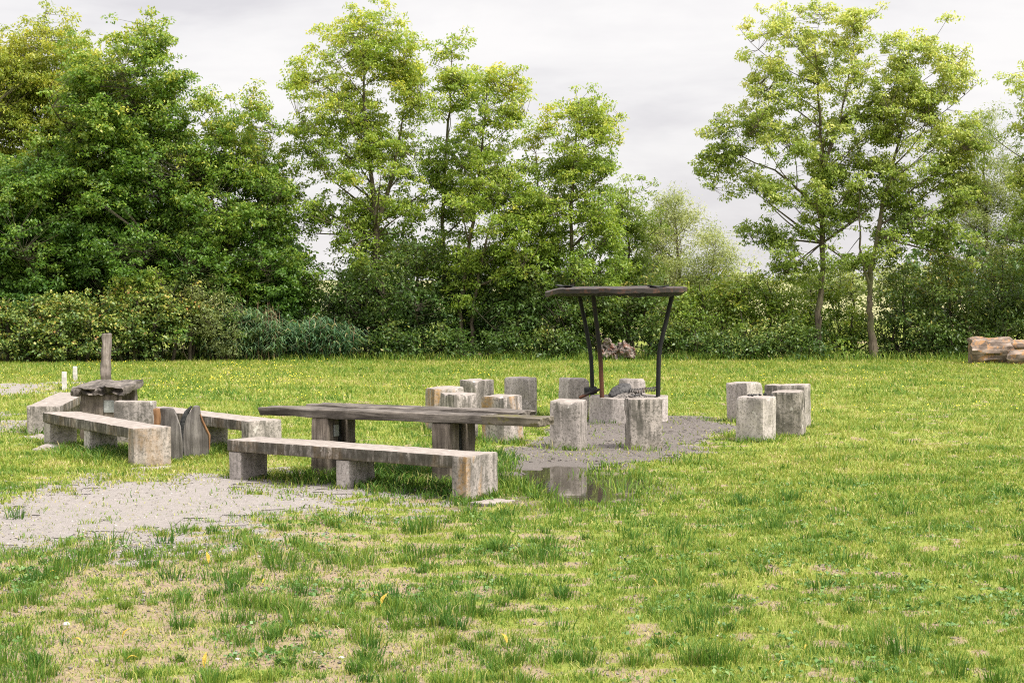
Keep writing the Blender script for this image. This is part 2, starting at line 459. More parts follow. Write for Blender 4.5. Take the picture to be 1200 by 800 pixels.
def block(sx, sy, sz, bev=.02, cuts=5, amp=.006, seed=0, cx=0, cy=0, z0=0, taper=1.0):
    """rough cast block: bottom centre at (cx, cy, z0)"""
    bm = bmesh.new()
    bmesh.ops.create_cube(bm, size=1.0)
    for v in bm.verts:
        t = taper if v.co.z > 0 else 1.0
        v.co = Vector((v.co.x * sx * t, v.co.y * sy * t, (v.co.z + .5) * sz))
    bmesh.ops.bevel(bm, geom=bm.edges[:], offset=bev, segments=2, profile=.6, affect='EDGES')
    m = max(sx, sy, sz)
    for ax, s in ((0, sx), (1, sy), (2, sz)):
        n = max(1, int(round(cuts * s / m * 2)))
        for i in range(1, n):
            p = -s / 2 + s * i / n if ax < 2 else s * i / n
            co = [0, 0, 0]; co[ax] = p; no = [0, 0, 0]; no[ax] = 1
            bmesh.ops.bisect_plane(bm, geom=bm.verts[:] + bm.edges[:] + bm.faces[:], plane_co=co, plane_no=no)
    jitter(bm, amp, 7.0, seed); jitter(bm, amp * .8, 1.6, seed + 5)
    bmesh.ops.translate(bm, vec=(cx, cy, z0), verts=bm.verts)
    return bm

def bm_obj(name, bm, mat, parent=None, loc=(0, 0, 0), rz=0.0, smooth=True):
    me = bpy.data.meshes.new(name)
    bmesh.ops.recalc_face_normals(bm, faces=bm.faces)
    bm.to_mesh(me); bm.free()
    if smooth:
        me.polygons.foreach_set('use_smooth', np.ones(len(me.polygons), bool))
        try: me.set_sharp_from_angle(angle=math.radians(38))
        except Exception: pass
    return link(name, me, mat, parent, loc, rz)

def tube_arrays(pts, rad, sides=8, cap=True):
    pts = np.asarray(pts, float); n = len(pts)
    rad = np.broadcast_to(np.asarray(rad, float), (n,))
    tan = np.gradient(pts, axis=0); tan /= np.linalg.norm(tan, axis=1, keepdims=True) + 1e-9
    ref = np.array([1, 0, 0]) if abs(tan[0] @ np.array([1, 0, 0])) < .8 else np.array([0, 1, 0])
    u = np.cross(tan, ref); u /= np.linalg.norm(u, axis=1, keepdims=True)
    w = np.cross(tan, u)
    a = np.arange(sides) * 2 * math.pi / sides
    V = (pts[:, None] + rad[:, None, None] * (np.cos(a)[None, :, None] * u[:, None] + np.sin(a)[None, :, None] * w[:, None])).reshape(-1, 3)
    i = np.arange(n - 1)[:, None] * sides; j = np.arange(sides)[None]
    k = (j + 1) % sides
    Q = np.stack([(i + j), (i + k), (i + sides + k), (i + sides + j)], -1).reshape(-1, 4)
    return V, Q

class Soup:
    def __init__(s): s.V = []; s.Q = []; s.n = 0
    def add(s, V, Q): s.V.append(V); s.Q.append(Q + s.n); s.n += len(V)
    def tube(s, pts, rad, sides=6): s.add(*tube_arrays(pts, rad, sides))
    def mesh(s, name): return npmesh(name, np.concatenate(s.V), [np.concatenate(s.Q)], None, True)

def tube_bm(pts, rad, sides=10):
    V, Q = tube_arrays(pts, rad, sides)
    bm = bmesh.new()
    vs = [bm.verts.new(v) for v in V]
    for f in Q: bm.faces.new([vs[i] for i in f])
    bm.faces.new(vs[:sides][::-1]); bm.faces.new(vs[-sides:])
    return bm

def gpt(x, y): return float(gz(np.array([[x, y]]))[0])

# ------------------------------------------------------------------ concrete benches
def bench(label, p0, d, length, width, height, legs, thick=.12, endt=.17, endmat='conc', seed=0, group='concrete benches'):
    """local x runs along the bench from its far left end (0) to its near end (length), closed by a full height end panel; +y goes away from the viewer"""
    p0 = np.array(p0[:2]); d = np.array(d, float); d /= np.linalg.norm(d)
    t = thing('concrete_bench', label, 'bench', (p0[0], p0[1], gpt(*p0)), math.atan2(d[1], d[0]), group)
    sl = length - endt
    bm_obj('seat', block(sl - .003, width, thick, .014, 14, .005, seed, sl / 2, width / 2, height - thick), M['slab'], t)
    bm_obj('end_panel', block(endt, width + .008, height + .04, .016, 7, .005, seed + 9, length - endt / 2, width / 2, -.038), M[endmat], t)
    for k, (x, lt, mat) in enumerate(legs):
        bm_obj('leg', block(lt, width * .80, height - thick + .035, .012, 6, .005, seed + k + 1, x, width * .43, -.038), M[mat], t)
    return t

HB = .41
# near bench in front of the long table
a, c = G(266, 562), G(547, 587)
L = np.linalg.norm((c - a)[:2])
bench('nearest long concrete bench, in front of the long timber table', a, (c - a)[:2], L, .49, HB,
      [(.10, .17, 'conc_light'), (L * .505, .17, 'conc_light')], endmat='conc_lichen', seed=3)
a, c = G(50, 521), G(157, 545)
L = np.linalg.norm((c - a)[:2])
bench('concrete bench in front of the broken table, its near end facing the gravel path', a, (c - a)[:2], L, .44, HB,
      [(.12, .22, 'conc_light'), (L * .50, .20, 'conc_light')], endmat='conc_rust', seed=11)
c = G(291, 494, HB); a = c + np.array([-1.86, 2.32, 0])
d = (c - a)[:2]; L = np.linalg.norm(d)
bench('concrete bench behind the two split logs, half hidden by the nearest bench', a, d, L, .45, HB,
      [(.12, .2, 'conc_light'), (L * .58, .2, 'conc_light')], endmat='conc', seed=21)
a = G(71, 474.5, HB); e = G(104, 458, HB)
d = (a - e)[:2]; d /= np.linalg.norm(d); far = a[:2] - d * 3.1
# here the near end faces the viewer: mirror so that the width grows to the left
nrm = np.array([-d[1], d[0]])
bench('concrete bench left of the broken table, pointing away towards the white stakes', far - nrm * .44, d, 3.1, .44, HB,
      [(.12, .2, 'conc_light'), (1.5, .2, 'conc_light')], endmat='conc', seed=31)

# footing stones half buried at the bench feet
FOOT = []
def footing(px, py, sx, sy, label, seed):
    p = G(px, py); FOOT.append((p[0], p[1]))
    bm = block(sx, sy, .08, .02, 5, .02, seed, 0, 0, -.062)
    o = bm_obj('footing_slab', bm, M['conc'], None, (p[0], p[1], gpt(p[0], p[1])), .4 * seed)
    tag(o, label, 'stone slab', 'footing slabs in the turf')
footing(180, 548, .50, .30, 'flat pale slab in the ground under the near end of the left bench', 1)
footing(577, 589, .36, .24, 'flat broken slab in the ground under the right end of the nearest bench', 2)
footing(52, 514, .5, .6, 'flat slab in the ground at the foot of the leftmost bench', 3)
footing(62, 527, .5, .35, 'flat slab in the ground before the left leg of the left bench', 4)

# ------------------------------------------------------------------ timber tables
def plank(length, width, thick, seed, amp=.011, ragged=.05):
    bm = block(length, width, thick, .012, 22, .002, seed, 0, 0, 0)
    off = Vector((seed * 2.3, 0, 0))
    for v in bm.verts:
        e = abs(v.co.x) / (length / 2)
        v.co += mnoise.noise_vector(Vector((v.co.x * 1.6, v.co.y * 7, v.co.z * 16)) + off) * amp
        v.co.z += mnoise.noise(Vector((v.co.x * 5, v.co.y * 22, 3)) + off) * amp * .8
        if e > .95: v.co.x += mnoise.noise(Vector((0, v.co.y * 22, v.co.z * 30)) + off) * ragged
    return bm

tc = (G(392, 482, .70) + G(537, 487, .70)) / 2
tl, tr = G(303, 478.6, .70), G(631, 491, .70)
d = (tr - tl)[:2]; L = np.linalg.norm(d); d /= L; rz = math.atan2(d[1], d[0]); pr = np.array([-d[1], d[0]])
mid = (tl + tr)[:2] / 2
t = thing('timber_table', 'long weathered timber table of split planks beside the stool ring', 'table', (mid[0], mid[1], gpt(*mid)), rz, 'timber tables')
bm = plank(L - .62, .34, .088, 1, .010, .03); bmesh.ops.translate(bm, vec=(-.31, .17, .605), verts=bm.verts)
bm_obj('plank', bm, M['wood'], t)
bm = plank(.66, .36, .085, 4, .007, .02); bmesh.ops.translate(bm, vec=(L / 2 - .33, .18, .600), verts=bm.verts)
o = bm_obj('plank', bm, wood_mat('mossy_timber', (.05, .042, .028), (.29, .25, .20), 0, (.11, .10, .035)), t)
o['label'] = 'short mossy end plank'
bm = plank(L - .75, .36, .10, 2); bmesh.ops.translate(bm, vec=(-.02, .54, .612), verts=bm.verts)
bm_obj('plank', bm, M['wood'], t)
def table_leg(t, x, wx, wy, h, seed, plate=True):
    leg = None
    for k, (yy, w) in enumerate(((wy * .20, wy * .40), (wy * .80, wy * .40))):
        bm = block(wx, w, h + .06, .03, 6, .012, seed + k, x, yy, -.06, .96)
        o = bm_obj('leg', bm, M['wood_up'], t)
        leg = leg or o
    bm = block(wx * .55, wy * .22, h * .62, .01, 4, .004, seed + 7, x, wy * .5, h * .36)
    bm_obj('bracket', bm, M['coal'], t)
    if plate:
        bm = block(.012, .09, .12, .003, 2, .001, seed, x + wx / 2 + .012, wy * .25, h - .2)
        bm_obj('metal_plate', bm, M['plate'], leg)
table_leg(t, -L / 2 + .76, .22, .56, .61, 51)
table_leg(t, -L / 2 + 2.20, .22, .56, .605, 61, False)

# broken table at the left
nl, nr, fl = G(98.8, 451, .70), G(129, 457, .70), G(121, 444, .70)
c0 = (nl + nr)[:2] / 2; ax = (fl - nl)[:2]; ax /= np.linalg.norm(ax)
rz = math.atan2(ax[1], ax[0])
t = thing('broken_table', 'short broken timber table with a crumbling edge between the left benches', 'table', (c0[0], c0[1], gpt(*c0)), rz, 'timber tables')
bm = plank(1.9, .66, .10, 9, .018, .09); bmesh.ops.translate(bm, vec=(.93, 0, .60), verts=bm.verts)
for v in bm.verts:
    if v.co.x < .3: v.co.z += mnoise.noise(v.co * 9) * .025; v.co.x += .10 * mnoise.noise(Vector((1, v.co.y * 8, v.co.z * 22)))
bm_obj('plank', bm, M['wood'], t)
bm = block(.26, .50, .66, .03, 8, .014, 71, .20, -.02, -.05)
lg = bm_obj('leg', bm, M['wood_up'], t)
bm = block(.012, .13, .16, .003, 2, .001, 72, .06, -.14, .37)
bm_obj('metal_plate', bm, M['plate'], lg)
bm = block(.22, .46, .66, .02, 8, .01, 73, 1.62, -.04, -.05)
bm_obj('leg', bm, M['post'], t)

# upright concrete panel
p = G(156, 524)
o = bm_obj('concrete_block', block(.49, .20, .62, .012, 9, .006, 81, 0, .10, -.05), M['conc'], None, (p[0], p[1], 0), math.radians(-4))
tag(o, 'upright stained concrete block between the broken table and the split logs', 'concrete block')

# split logs standing on end
def split_log(px, py, prof, depth, label, rz, mats):
    p = G(px, py)
    t = thing('split_log', label, 'log', (p[0], p[1], gpt(p[0], p[1])), rz, 'split logs on end')
    # half round body: front face flat, back bulging; outline widths given up the height
    bm = bmesh.new(); rings = []
    for (z, x0, x1) in prof:
        ring = []
        for k in range(13):
            a = math.pi * k / 12
            x = (x0 + x1) / 2 - (x1 - x0) / 2 * math.cos(a)
            y = depth * math.sin(a) * (1.0 if z < prof[-1][0] else .75)
            ring.append(bm.verts.new((x, y, z)))
        for k in range(1, 6):
            x = x1 + (x0 - x1) * k / 6
            ring.append(bm.verts.new((x, -.012 * math.sin(math.pi * k / 6), z)))
        rings.append(ring)
    n = len(rings[0])
    for r0, r1 in zip(rings, rings[1:]):
        for k in range(n): bm.faces.new([r0[k], r0[(k + 1) % n], r1[(k + 1) % n], r1[k]])
    bm.faces.new(rings[0][::-1]); bm.faces.new(rings[-1])
    bmesh.ops.subdivide_edges(bm, edges=bm.edges[:], cuts=1, use_grid_fill=True)
    jitter(bm, .012, 9, 3); 
    bm_obj('trunk_half', bm, M[mats[0]], t)
    return t
t = split_log(197, 536, [(-.05, -.17, .17), (.2, -.17, .165), (.4, -.165, .14), (.52, -.16, .10), (.595, -.15, .06), (.61, -.145, .02)], .17,
              'left split log standing on end, raw orange torn wood at its upper edge', -.15, ('log',))
bm = block(.07, .06, .26, .015, 6, .014, 5, -.125, -.03, .355)
o = bm_obj('torn_edge', bm, M['log_raw'], t); o['label'] = 'raw orange torn strip'
t = split_log(229, 533, [(-.05, -.14, .15), (.15, -.14, .16), (.28, -.14, .155), (.40, -.13, .10), (.50, -.10, .07), (.56, -.055, .06), (.61, -.03, .055)], .2,
              'right split log standing on end with a black charred slanting edge', .15, ('log',))
bm = tube_bm([(-.165, .02, -.03), (-.162, .02, .3), (-.14, .02, .44), (-.10, .02, .54), (-.04, .02, .615)], [.035, .035, .035, .03, .012], 7)
o = bm_obj('charred_edge', bm, M['coal'], t); o['label'] = 'black charred edge'
bm = tube_bm([(.06, .0, .52), (.085, .0, .44), (.13, .0, .34), (.165, .0, .27), (.165, .0, .1)], [.008, .014, .016, .014, .006], 6)
o = bm_obj('bark_edge', bm, M['log_raw'], t); o['label'] = 'pale torn bark edge'

# posts
p = G(124, 452)
bm = block(.21, .19, 1.12, .02, 16, .022, 91, 0, 0, -.06, .88)
for v in bm.verts: v.co.x += .03 * v.co.z
o = bm_obj('wooden_post', bm, M['post'], None, (p[0], p[1], 0), .3)
tag(o, 'tall weathered wooden post standing behind the broken table', 'post')
for (px, py, h, lab) in ((75.5, 457, .36, 'white painted stake nearer the leftmost bench'), (88, 446, .31, 'white painted stake further back on the lawn, near the tall post')):
    p = G(px, py)
    o = bm_obj('white_stake', block(.095, .095, h + .05, .012, 5, .004, int(px), 0, 0, -.05, .95), M['white'], None, (p[0], p[1], 0), .2)
    tag(o, lab, 'stake', 'white stakes')

# ------------------------------------------------------------------ stools
stools = [  # left px, right px, base row, yaw deg (share of left face), material, height, label
 (498, 535, 506, 25, 'conc_lichen', .60, 'concrete stool streaked with orange lichen, leftmost of the ring'),
 (505, 542.5, 500, 40, 'conc_light', .60, 'concrete stool mostly hidden behind the lichen streaked leftmost stool'),
 (514.5, 560.7, 516, 32, 'conc', .60, 'concrete stool behind the long table, dark left face and brown front'),
 (538, 580, 492, 43, 'conc', .60, 'concrete stool at the back left of the ring, left of the tall back stool'),
 (590.6, 630, 490, 33, 'conc_light', .605, 'clean tall concrete stool at the back, centre left of the ring'),
 (564, 614, 520, 50, 'conc_lichen', .60, 'concrete stool with nearly black left face and orange right face, by the table end'),
 (653.5, 690, 491, 22, 'conc_light', .60, 'pale concrete stool behind the fire pit hood, left of the pipes'),
 (643, 689, 525, -16, 'conc', .615, 'speckled grey concrete stool in front, left of the fire ring'),
 (733, 776, 526, 7, 'conc_dark', .615, 'blotchy dark stained concrete stool standing in front of the fire ring'),
 (725, 756, 492, 6, 'conc_light', .60, 'concrete stool right behind the fire ring, cut off by the ash heap'),
 (851, 895, 496, 44, 'conc_light', .60, 'concrete stool at the back left of the right hand cluster'),
 (895, 936, 503, 30, 'conc', .60, 'concrete stool hidden in the middle of the right hand cluster'),
 (860.5, 910.7, 519, -34, 'conc_light', .585, 'pale concrete stool at the front of the right hand cluster, charcoal on top'),
 (903, 947, 512, -20, 'conc_dark', .60, 'concrete stool with black algae on its front, right hand cluster'),
 (913, 952.5, 504, -25, 'conc', .60, 'rightmost concrete stool, behind the algae blackened one'),
]
STOOLS = []
def chip(bm, s, h, seed):
    """knock a few corners and edges off"""
    r = np.random.default_rng(seed + 40)
    for _ in range(4):
        a, z_ = r.uniform(0, 6.28), h * r.choice([1.0, 1.0, r.uniform(.1, .9)])
        c = Vector((s / 2 * max(-1, min(1, 1.5 * math.cos(a))), s / 2 * max(-1, min(1, 1.5 * math.sin(a))), z_)); rr = r.uniform(.05, .10)
        for v in bm.verts:
            dd = (v.co - c).length
            if dd < rr: v.co += (Vector((0, 0, h * .5)) - v.co).normalized() * (rr - dd) * r.uniform(.3, .6)
for i, (x0, x1, yb, yaw, mat, h, lab) in enumerate(stools):
    p = G((x0 + x1) / 2, yb)
    w = (x1 - x0) * p[1] / F
    s = w / (abs(math.cos(math.radians(yaw))) + abs(math.sin(math.radians(yaw))))
    s = min(max(s, .34), .42)
    cy = p[1] + s * .62
    cx = p[0] * cy / p[1]
    tl = np.random.default_rng(i).normal(0, .012, 2)
    bmk = block(s, s, h + .06, .028, 7, .008, 100 + i, 0, 0, -.06)
    chip(bmk, s, h, i)
    o = bm_obj('concrete_stool', bmk, M[mat], None, (cx, cy, gpt(cx, cy)), math.radians(yaw))
    o.rotation_euler = (tl[0], tl[1], math.radians(yaw))
    tag(o, lab, 'stool', 'concrete stools around the fire pit')
    STOOLS.append((cx, cy, s, h))

def lumps(n, spread, size, seed, zfun=None, sides=(6, 9)):
    r = np.random.default_rng(seed); bm = bmesh.new()
    for k in range(n):
        x, y = r.normal(0, 1, 2) * spread
        s = size * r.uniform(.5, 1.4)
        z = (zfun(x, y) if zfun else 0) + s * .25
        mt = Matrix.Translation((x, y, z)) @ Matrix.Rotation(r.uniform(0, 6.28), 4, 'Z') @ Matrix.Rotation(r.uniform(-.6, .6), 4, 'X') @ Matrix.Diagonal((s, s * r.uniform(.5, .9), s * r.uniform(.4, .7), 1))
        g = bmesh.ops.create_icosphere(bm, subdivisions=1, radius=.5, matrix=mt)
        for v in g['verts']: v.co += Vector(r.normal(0, s * .07, 3))
    return bm

cx, cy, s, h = STOOLS[12]
o = bm_obj('charcoal_heap', lumps(22, (.085, .05), .045, 3), M['coal'], None, (cx - .0, cy + .06, gpt(cx, cy) + h), .5, False)
tag(o, 'small heap of charcoal on the front stool of the right hand cluster', 'charcoal', kind='stuff')

# ------------------------------------------------------------------ fire ring, hood and what lies in it
pc = G(737, 500); pc[1] += .58; pc[0] = (737 - 600) / F * pc[1]
gx, gy = pc[0], pc[1]; gzz = gpt(gx, gy)
NS = 8; bm = bmesh.new(); R0, R1, HP = .615, .46, .39
def ringv(r, z): return [bm.verts.new((r * math.cos(2 * math.pi * (k + .38) / NS), r * math.sin(2 * math.pi * (k + .38) / NS), z)) for k in range(NS)]
rr = [ringv(R0 * 1.0, -.10), ringv(R0, HP), ringv(R1, HP), ringv(R1, .05)]
for a_, b_ in zip(rr, rr[1:]):
    for k in range(NS): bm.faces.new([a_[k], a_[(k + 1) % NS], b_[(k + 1) % NS], b_[k]])
bmesh.ops.bevel(bm, geom=bm.edges[:], offset=.012, segments=1, affect='EDGES')
bmesh.ops.subdivide_edges(bm, edges=bm.edges[:], cuts=3, use_grid_fill=True)
jitter(bm, .008, 6, 2)
o = bm_obj('fire_ring', bm, M['conc_light'], None, (gx, gy, gzz - .03))
tag(o, 'low pale concrete fire ring full of ash under the rusty hood', 'fire ring')
ZT = gzz - .03 + HP

ahf = lambda x, y: .11 * math.exp(-((x - .0) ** 2 + y ** 2) / .07)
P, q = grid(np.linspace(-.45, .45, 37), np.linspace(-.45, .45, 37))
keep = (np.linalg.norm(P, axis=1)[q] < .455).all(1)
zz = .10 * np.exp(-(P ** 2).sum(1) / .08) + .016 * N2(P, 3) + .012 * N3(P, 2.5)
bm = bmesh.new(); bm.from_mesh(npmesh('tmp', np.column_stack([P, zz]), [q[keep]]))
l2 = lumps(150, (.24, .24), .05, 8, lambda x, y: .10 * math.exp(-(x * x + y * y) / .08))
me = bpy.data.meshes.new('t2'); l2.to_mesh(me); l2.free(); bm.from_mesh(me)
bmesh.ops.delete(bm, geom=[v for v in bm.verts if not v.link_faces or math.hypot(v.co.x, v.co.y) > .47], context='VERTS')
o = bm_obj('ash_heap', bm, M['ash_heap'], None, (gx, gy, ZT - .06), 0, False)
tag(o, 'heap of grey ash and rubble filling the fire ring', 'ash', kind='stuff')

# charred log, coil, scrap bar
pl = A(715, 464, gy - .12); pr_ = A(736, 456, gy + .05)
bm = tube_bm([pl, pl * .7 + pr_ * .3 + np.array([0, 0, .015]), pl * .3 + pr_ * .7 + np.array([0, 0, .02]), pr_], [.045, .085, .10, .095], 11)
jitter(bm, .015, 11, 4)
c_ = (pl + pr_) / 2
bmesh.ops.translate(bm, vec=-Vector(c_), verts=bm.verts)
tag(bm_obj('charred_log', bm, M['char'], None, c_), 'grey charred log end lying on the ash in the fire ring', 'log')
c0_, c1_ = A(738, 458.5, gy - .05), A(770, 455.5, gy - .02)
tt = np.linspace(0, 1, 240); ang = tt * 2 * math.pi * 17
ax = (c1_ - c0_) / np.linalg.norm(c1_ - c0_); up = np.array([0, 0, 1.0]); sd = np.cross(ax, up)
pts = c0_ + np.outer(tt, c1_ - c0_) + .032 * (np.outer(np.cos(ang), up) + np.outer(np.sin(ang), sd))
bm = tube_bm(pts - c0_, .0075, 5)
tag(bm_obj('steel_coil', bm, M['steel'], None, c0_), 'grey steel coil spring lying between the charred log and right pipe', 'coil spring')
c0_, c1_ = A(679, 466, gy - .33), A(703, 456, gy - .22)
bm = tube_bm([np.zeros(3), (c1_ - c0_) * .5 + np.array([0, 0, .012]), c1_ - c0_], [.022, .026, .02], 4)
tag(bm_obj('scrap_bar', bm, M['pipe_rust'], None, c0_), 'rusty scrap bar sticking out over the left rim of the fire ring', 'scrap bar')
c0_, c1_ = A(742, 463, gy - .2), A(752, 460, gy - .0)
bm = tube_bm([np.zeros(3), c1_ - c0_], [.012, .010], 5)
bmv = tube_bm([np.array([-.08, .1, 0]), np.array([.06, -.02, .01])], [.012, .01], 5)
me = bpy.data.meshes.new('t3'); bmv.to_mesh(me); bmv.free(); bm.from_mesh(me)
tag(bm_obj('charred_stick', bm, M['char'], None, c0_ + np.array([0, 0, -.01])), 'pale burnt crossed sticks on the ash beside the charred log', 'stick')

# hood on bent pipes
t = thing('fire_hood', 'rusty round metal hood on three bent blackened pipes over the fire ring', 'fire hood', (gx, gy, ZT))
base = np.array([gx, gy, ZT])
zt = 1.905
for (pth, dy0, dy1, mt, rr_) in (([(678, 342), (686, 380), (693, 418), (694.4, 454)], .40, .50, 'pipe', .031),
                        ([(694.4, 341), (699, 378), (703.5, 416), (706, 470)], -.34, -.50, 'pipe_rust', .032),
                        ([(788, 344), (780, 379), (772, 412), (771, 466)], -.05, -.1, 'pipe', .033)):
    n = len(pth); pts = []
    for k, (x, y) in enumerate(pth):
        dy = dy1 + (dy0 - dy1) * min(1, k / 2)
        pts.append(A(x, y, gy + dy))
    # refine with smooth bend
    pts = np.array(pts); pts[-1, 2] = ZT - .10
    P_ = []
    for k in range(len(pts) - 1):
        for s in np.linspace(0, 1, 6, endpoint=False): P_.append(pts[k] * (1 - s) + pts[k + 1] * s)
    P_.append(pts[-1]); P_ = np.array(P_)
    for _ in range(3): P_[1:-1] = (P_[:-2] + 2 * P_[1:-1] + P_[2:]) / 4
    bm = tube_bm(P_ - base, rr_, 12); jitter(bm, .004, 8, 1)
    bm_obj('pipe', bm, M[mt], t)
    if dy1 > .3:
        bm = tube_bm([P_[-1] - base + np.array([-.12, -.02, .16]), P_[-1] - base + np.array([.06, 0, .165])], [.05, .055], 8)
        bm_obj('pipe_collar', bm, M['coal'], t)
lft, rgt = A(638, 343, gy), A(804, 340, gy)
rad = (rgt[0] - lft[0]) / 2; cxh = (rgt[0] + lft[0]) / 2
bm = bmesh.new()
ns = 96; rings = []
r_ = np.random.default_rng(5)
for (rf, z, wob) in ((.0, .055, 0), (.55, .052, .008), (.93, .036, .01), (1.0, .030, .006), (1.0, -.030, .012), (.985, -.033, .012), (.95, -.005, .008), (.5, .0, .02), (.0, .0, 0)):
    if rf == 0: rings.append([bm.verts.new((0, 0, z))]); continue
    ring = []
    for k in range(ns):
        a = 2 * math.pi * k / ns
        rw = rf * rad * (1 + .018 * math.sin(3 * a + 1) + .012 * math.sin(7 * a))
        n1 = mnoise.noise(Vector((math.cos(a) * 3.5, math.sin(a) * 3.5, rf * 2))); n2 = mnoise.noise(Vector((math.cos(a) * 14, math.sin(a) * 14, 5)))
        zz = z + wob * (n1 * 1.4 + n2)
        if rf > .9: zz -= .05 * max(0, -math.cos(a) - .80) / .2          # sagging left edge
        if rf > .9 and z > 0: zz += .03 * max(0, n1 - .25)
        ring.append(bm.verts.new((rw * math.cos(a), rw * math.sin(a), zz)))
    rings.append(ring)
for r0, r1 in zip(rings, rings[1:]):
    for k in range(ns):
        k2 = (k + 1) % ns
        if len(r0) == 1: bm.faces.new([r0[0], r1[k], r1[k2]])
        elif len(r1) == 1: bm.faces.new([r0[k], r1[0], r0[k2]])
        else: bm.faces.new([r0[k], r1[k], r1[k2], r0[k2]])
o = bm_obj('hood', bm, M['hood'], t, np.array([cxh, gy, zt + .045]) - base)
o.rotation_euler = (math.radians(.6), math.radians(-.4), 0)
bm = bmesh.new(); rg = []
for (rf, z) in ((.35, -.02), (.55, -.075), (.86, -.080), (.93, -.03)):
    rg.append([bm.verts.new((rf * rad * math.cos(2 * math.pi * k / ns), rf * rad * math.sin(2 * math.pi * k / ns),
               z + (.035 * mnoise.noise(Vector((math.cos(2 * math.pi * k / ns) * 9, math.sin(2 * math.pi * k / ns) * 9, 1))) if z < -.05 else 0))) for k in range(ns)])
for r0, r1 in zip(rg, rg[1:]):
    for k in range(ns): bm.faces.new([r0[k], r0[(k + 1) % ns], r1[(k + 1) % ns], r1[k]])
o = bm_obj('charred_underside', bm, M['coal'], t, np.array([cxh + .06, gy, zt + .045]) - base)
o['label'] = 'ragged charred underside'
for (ang, rr2, sz) in ((3.6, .80, .16), (5.35, .93, .17)):
    bm = block(sz * 1.6, sz, .02, .004, 6, .02, int(ang * 10), 0, 0, 0)
    for v in bm.verts: v.co.z += .06 * (v.co.x / sz) ** 2 * .4
    o = bm_obj('torn_flap', bm, M['pipe'], t, np.array([cxh + rad * rr2 * math.cos(ang) , gy + rad * rr2 * math.sin(ang) * .85, zt + .083]) - base, ang + 1.6)

# ------------------------------------------------------------------ logs and stump at the wood's edge
def lying_log(c, rz, length, r, label, seed, mat, group=None, name='fallen_log'):
    pts = np.array([(x, 0, r + .02 * math.sin(3 * x + seed)) for x in np.linspace(-length / 2, length / 2, 22)])
    rad = r * (1 + .06 * np.sin(np.linspace(0, 7, 22) + seed))
    rad[0] *= .86; rad[-1] *= .88
    bm = tube_bm(pts, rad, 26); 
    for v in bm.verts:
        a = math.atan2(v.co.z - r, v.co.y)
        n1 = mnoise.noise(Vector((v.co.x * 2.2, math.cos(a) * 4, math.sin(a) * 4 + seed)))
        n2 = mnoise.noise(Vector((v.co.x * 1.2, math.cos(a) * 11, math.sin(a) * 11 + seed)))
        k = 1 + .16 * n1 + .13 * n2
        v.co.y *= k; v.co.z = r + (v.co.z - r) * k
        v.co.x += .10 * mnoise.noise(Vector((0, v.co.y * 9, v.co.z * 9 + seed)))
    o = bm_obj(name, bm, M[mat], None, (c[0], c[1], c[2]), rz)
    tag(o, label, 'log', group)
    return o
p = G(1165, 427); lying_log((p[0], p[1] + .35, -.04), -.12, 1.08, .365, 'big debarked log at the right edge of the lawn, orange rot at its end', 1, 'oldlog', 'logs at the wood edge')
p = G(1208, 428); lying_log((p[0] + .15, p[1] + .2, -.03), -.25, 1.3, .21, 'smaller pale log low at the right edge of the lawn', 2, 'oldlog', 'logs at the wood edge')
p = G(1210, 427); lying_log((p[0] + .1, p[1] + .65, .30), .1, 1.5, .16, 'thin log lying on top of the others at the right edge', 3, 'oldlog', 'logs at the wood edge')

p = G(722, 422.5)
bm = bmesh.new()
for k, (x, y, z, r, sx) in enumerate(((-.24, 0, .30, .24, 1), (.22, .0, .24, .25, 1.05), (0, .05, .16, .22, 1.3), (-.30, .0, .46, .11, .8), (.34, -.05, .36, .10, .9), (.36, 0, .12, .14, 1))):
    bmesh.ops.create_icosphere(bm, subdivisions=4, radius=r, matrix=Matrix.Translation((x, y, z)) @ Matrix.Diagonal((sx, .8, 1, 1)))
jitter(bm, .17, 4, 2); jitter(bm, .10, 10, 3); jitter(bm, .05, 24, 4)
o = bm_obj('root_stump', bm, M['stump'], None, (p[0], p[1], -.03))
tag(o, 'gnarled uprooted tree stump at the far edge of the lawn behind the pipes', 'tree stump')

# ------------------------------------------------------------------ foliage
def unit(v): return v / (np.linalg.norm(v, axis=-1, keepdims=True) + 1e-9)

def leaf_mesh(name, tips, n_per, spread, Lf, Wf, droop, seed, tint_c, tint_amp=.22, flat=.55):
    """leaf sprays round every twig end; every leaf a folded quad"""
    r = np.random.default_rng(seed)
    T = len(tips)
    n = r.poisson(n_per, T).clip(2)
    idx = np.repeat(np.arange(T), n); m = len(idx)
    off = r.normal(0, 1, (m, 3)); off = unit(off) * (r.uniform(0, 1, (m, 1)) ** .5)
    off[:, 2] *= flat
    sz = r.uniform(.7, 1.25, T)[idx]
    c = tips[idx] + off * spread * sz[:, None]
    axis = unit(off * np.array([1, 1, .4]) + r.normal(0, .55, (m, 3)) + np.array([0, 0, -droop]))
    nor = unit(np.array([0, 0, 1.0]) + r.normal(0, .55, (m, 3)) + off * .5)
    side = unit(np.cross(axis, nor)); nor = np.cross(side, axis)
    l = (Lf * r.uniform(.65, 1.3, m))[:, None]; w = (Wf * r.uniform(.7, 1.3, m))[:, None]
    v0 = c - axis * l * .5; v2 = c + axis * l * .5 - nor * l * .12
    v1 = c + side * w * .5 + nor * w * .10; v3 = c - side * w * .5 + nor * w * .10
    V = np.stack([v0, v1, v2, v3], 1).reshape(-1, 3)
    Q = np.arange(4 * m).reshape(-1, 4)
    tint = np.clip(tint_c[idx] + r.normal(0, tint_amp * .6, m), 0, 1)
    return npmesh(name, V, [Q], {'tint': ('FACE', tint)})

